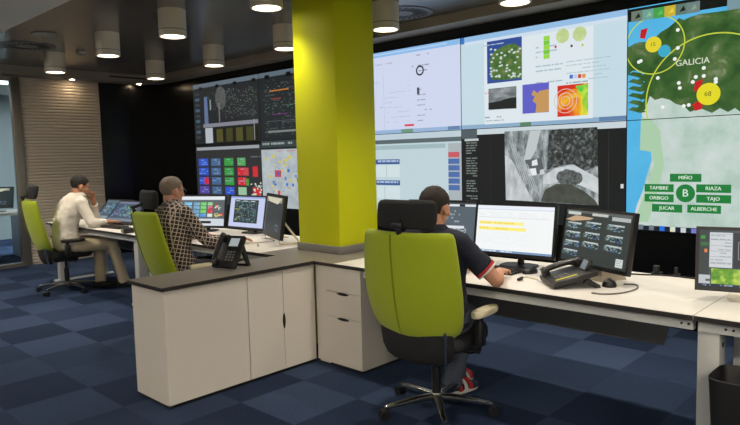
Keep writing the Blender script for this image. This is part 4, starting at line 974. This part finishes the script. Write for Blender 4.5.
    for v in mb.bm.verts:
        q = inv @ (v.co-hc)
        zl = -.052 if q.y < -.05 else (-.052+(q.y+.05)/.07*.052 if q.y < .02 else (0+(q.y-.02)/.045*.078 if q.y < .065 else .078))
        if abs(q.x) > .06 and -.035 < q.y < .02: zl = max(zl, .012)
        if q.z < zl: kill.append(v)
        elif S.get('bald') and q.y > -.045 and q.z > .078 and abs(q.x) < .06: kill.append(v)
        else: v.co += (v.co-hc).normalized()*(.004*noise.noise(v.co*60)+S.get('hairlift', 0)*max(0, min(1, q.z/.1)))
    bmesh.ops.delete(mb.bm, geom=kill, context='VERTS')
    for v in mb.bm.verts: v.co -= b0
    hair = mb.build('hair', S['hair'], body, ang=80)
    sm = hair.modifiers.new('thickness', 'SOLIDIFY'); sm.thickness = .006; sm.offset = -1
    # eyes and brows
    for sx in (-1, 1):
        e = MB().ell(H(sx*.031, .0765, .010)-b0, (.0125, .0125, .010), HM).build('eye', mat('eye_white', (214, 208, 200), .25), body)
        MB().ell(H(sx*.031, .0865, .010)-b0, (.0055, .0035, .0055), HM).build('iris', mat('iris_brown', (52, 36, 26), .2), e)
        MB().tube([H(sx*.014, .095, .027)-b0, H(sx*.032, .096, .032)-b0, H(sx*.050, .083, .027)-b0], [.003, .0042, .0025], 8).build('eyebrow', S['hair'], body)
    if S.get('glasses'):
        gl = MB()
        for sx in (-1, 1):
            ring = [H(sx*.033+.023*math.cos(2*PI*i/20), .103-.05*abs(.033+sx*.023*math.cos(2*PI*i/20))*.6, .008+.017*math.sin(2*PI*i/20))-b0 for i in range(21)]
            gl.tube(ring, .0021, 6); gl.tube([H(sx*.056, .100, .012)-b0, H(sx*.080, .06, .014)-b0, H(sx*.084, -.005, .014)-b0, H(sx*.083, -.025, .0)-b0], .0023, 6)
        gl.tube([H(-.010, .103, .012)-b0, H(0, .106, .014)-b0, H(.010, .103, .012)-b0], .002, 6); gl.build('eyeglasses', mat('dark_spectacle_frame', (24, 22, 22), .3), body)
    return body, H

def check_mat():
    m = bpy.data.materials.new('dark_checked_cotton'); m.use_nodes = True; nt = m.node_tree; b = nt.nodes['Principled BSDF']; b.inputs['Roughness'].default_value = .85
    N, L = nt.nodes.new, nt.links.new; tc = N('ShaderNodeTexCoord'); rot = N('ShaderNodeMapping'); rot.inputs['Rotation'].default_value = (.25, 0, .1); L(tc.outputs['Object'], rot.inputs[0]); sp = N('ShaderNodeSeparateXYZ'); L(rot.outputs[0], sp.inputs[0])
    gn = N('ShaderNodeNewGeometry'); sn = N('ShaderNodeSeparateXYZ'); L(gn.outputs['Normal'], sn.inputs[0])
    def line(src, w=.20, pitch=.032):
        d = N('ShaderNodeMath'); d.operation = 'DIVIDE'; d.inputs[1].default_value = pitch; L(src, d.inputs[0]); f = N('ShaderNodeMath'); f.operation = 'FRACT'; L(d.outputs[0], f.inputs[0]); c = N('ShaderNodeMath'); c.operation = 'LESS_THAN'; c.inputs[1].default_value = w; L(f.outputs[0], c.inputs[0]); return c.outputs[0]
    def mask(src, out):
        a = N('ShaderNodeMath'); a.operation = 'ABSOLUTE'; L(src, a.inputs[0]); c = N('ShaderNodeMath'); c.operation = 'LESS_THAN'; c.inputs[1].default_value = .8; L(a.outputs[0], c.inputs[0]); k = N('ShaderNodeMath'); k.operation = 'MULTIPLY'; L(c.outputs[0], k.inputs[0]); L(out, k.inputs[1]); return k.outputs[0]
    xs = [mask(sn.outputs[i], line(sp.outputs[i])) for i in range(3)]
    a1 = N('ShaderNodeMath'); a1.operation = 'ADD'; L(xs[0], a1.inputs[0]); L(xs[1], a1.inputs[1]); a2 = N('ShaderNodeMath'); a2.operation = 'ADD'; L(a1.outputs[0], a2.inputs[0]); L(xs[2], a2.inputs[1])
    cr = N('ShaderNodeValToRGB'); e = cr.color_ramp.elements; e[0].color = rgb(44, 32, 30); e[1].position = .5; e[1].color = rgb(186, 172, 162); d = N('ShaderNodeMath'); d.operation = 'DIVIDE'; d.inputs[1].default_value = 2; L(a2.outputs[0], d.inputs[0]); L(d.outputs[0], cr.inputs[0]); L(cr.outputs[0], b.inputs['Base Color'])
    return m
NAVY = mat('navy_polo_cotton', (24, 28, 44), .9, bump=.15, bscale=200)
RED, WHT = mat('red_trim', (176, 40, 40), .8), mat('white_trim', (214, 208, 200), .8)
figure('person with cropped dark hair in a navy polo, seated typing in the nearest chair', (-2.13, 2.80, 0), dict(
    skin=('skin_warm', (196, 142, 112)), head=(-2.175, 2.81, 1.172), yaw=9, pitch=8,
    spine=[(-2.13, 2.79, .535), (-2.13, 2.765, .66), (-2.13, 2.755, .80), (-2.13, 2.76, .92), (-2.14, 2.765, 1.005), (-2.15, 2.77, 1.05)],
    shR=(-1.975, 2.76, .995), shL=(-2.315, 2.79, .995), elR=(-1.815, 2.87, .80), elL=(-2.44, 2.93, .81), wrR=(-1.955, 3.12, .792), wrL=(-2.30, 3.14, .79),
    handR=((-.35, .9, -.05), (0, 0, 1), -1, .45), handL=((.25, .95, -.05), (0, 0, 1), 1, .4), sleeve=.68,
    hipR=(-2.06, 2.82, .55), hipL=(-2.215, 2.84, .55), knR=(-2.16, 3.08, .52), knL=(-2.30, 3.18, .525), anR=(-2.27, 3.08, .09), anL=(-2.34, 3.22, .09), footR=(.25, 1, 0), footL=(-.1, 1, 0),
    shirt=NAVY, trim=(RED, WHT), trousers=mat('blue_grey_jeans', (74, 82, 98), .9, bump=.2, bscale=150), shoe=mat('navy_trainer', (36, 38, 60), .6), sole=mat('white_sole', (206, 202, 196), .6), stripe=[(.03, RED), (.075, WHT), (.115, RED)], hair=mat('cropped_dark_hair', (38, 29, 24), .8, bump=.6, bscale=250)))
figure('person with grey hair and glasses in a dark checked shirt, seated behind the grey counter', (-4.86, 2.75, 0), dict(
    skin=('skin_pink', (200, 146, 122)), head=(-4.90, 2.735, 1.215), yaw=4, pitch=5, girth=1.05,
    spine=[(-4.85, 2.74, .535), (-4.85, 2.70, .66), (-4.85, 2.69, .80), (-4.86, 2.69, .95), (-4.87, 2.70, 1.06), (-4.88, 2.71, 1.11)],
    shR=(-4.695, 2.72, 1.045), shL=(-5.05, 2.74, 1.04), elR=(-4.61, 2.87, .80), elL=(-5.19, 2.93, .80), wrR=(-4.575, 3.12, .795), wrL=(-5.10, 3.12, .79),
    handR=((.1, 1, -.05), (0, 0, 1), -1, .4), handL=((.1, .95, -.05), (0, 0, 1), 1, .4), sleeve=1.85,
    hipR=(-4.76, 2.79, .55), hipL=(-4.94, 2.79, .55), knR=(-4.71, 3.20, .535), knL=(-5.0, 3.20, .535), anR=(-4.72, 3.22, .09), anL=(-4.99, 3.22, .09), footR=(.1, 1, 0), footL=(-.1, 1, 0),
    shirt=check_mat(), trousers=mat('dark_trousers', (40, 40, 46), .9), shoe=mat('black_shoe', (18, 17, 17), .35), sole=mat('black_sole', (12, 12, 12), .7), hair=mat('grey_hair', (122, 108, 98), .8, bump=.6, bscale=220), bald=False, glasses=True, hairlift=.002))
figure('person in white shirt and beige trousers, chin on hand, at the far left desk', (-7.48, 2.85, 0), dict(
    skin=('skin_olive', (178, 126, 98)), head=(-7.50, 3.02, 1.20), yaw=-4, pitch=20,
    spine=[(-7.47, 2.83, .535), (-7.47, 2.81, .66), (-7.47, 2.83, .80), (-7.475, 2.88, .94), (-7.48, 2.95, 1.05), (-7.485, 2.985, 1.095)],
    shR=(-7.30, 2.95, 1.02), shL=(-7.66, 2.97, 1.02), elR=(-7.18, 3.00, .795), elL=(-7.62, 3.24, .79), wrR=(-7.20, 3.20, .795), wrL=(-7.49, 3.165, 1.02),
    handR=((-.25, 1, -.05), (0, 0, 1), -1, .5), handL=((.12, -.12, .95), (-.3, .95, .2), 1, .9), sleeve=1.85,
    hipR=(-7.37, 2.87, .55), hipL=(-7.56, 2.87, .55), knR=(-7.24, 3.24, .535), knL=(-7.56, 3.22, .535), anR=(-7.24, 3.36, .09), anL=(-7.46, 3.18, .09), footR=(.35, 1, 0), footL=(.3, 1, 0),
    shirt=mat('white_cotton', (216, 208, 194), .85, bump=.1, bscale=80), trousers=mat('beige_chinos', (206, 190, 158), .9, bump=.1, bscale=100), shoe=mat('black_shoe', (18, 17, 17), .35), sole=mat('black_sole', (12, 12, 12), .7), hair=mat('dark_brown_hair', (24, 18, 16), .7, bump=.6, bscale=200), hairlift=.006))

# ------------------------------------------------------------------ world and view
w = bpy.data.worlds.new('world'); scene.world = w; w.use_nodes = True
w.node_tree.nodes['Background'].inputs[0].default_value = (.02, .022, .025, 1); w.node_tree.nodes['Background'].inputs[1].default_value = 1
vs = scene.view_settings; vs.view_transform = 'Standard'; vs.look = 'None'; vs.exposure = 0; vs.gamma = 1; vs.use_curve_mapping = False
scene.cycles.use_denoising = True
scene.cycles.max_bounces = 6; scene.cycles.diffuse_bounces = 4; scene.cycles.glossy_bounces = 4; scene.cycles.transmission_bounces = 6
scene.cycles.caustics_reflective = False; scene.cycles.caustics_refractive = False
scene.cycles.sample_clamp_indirect = 4
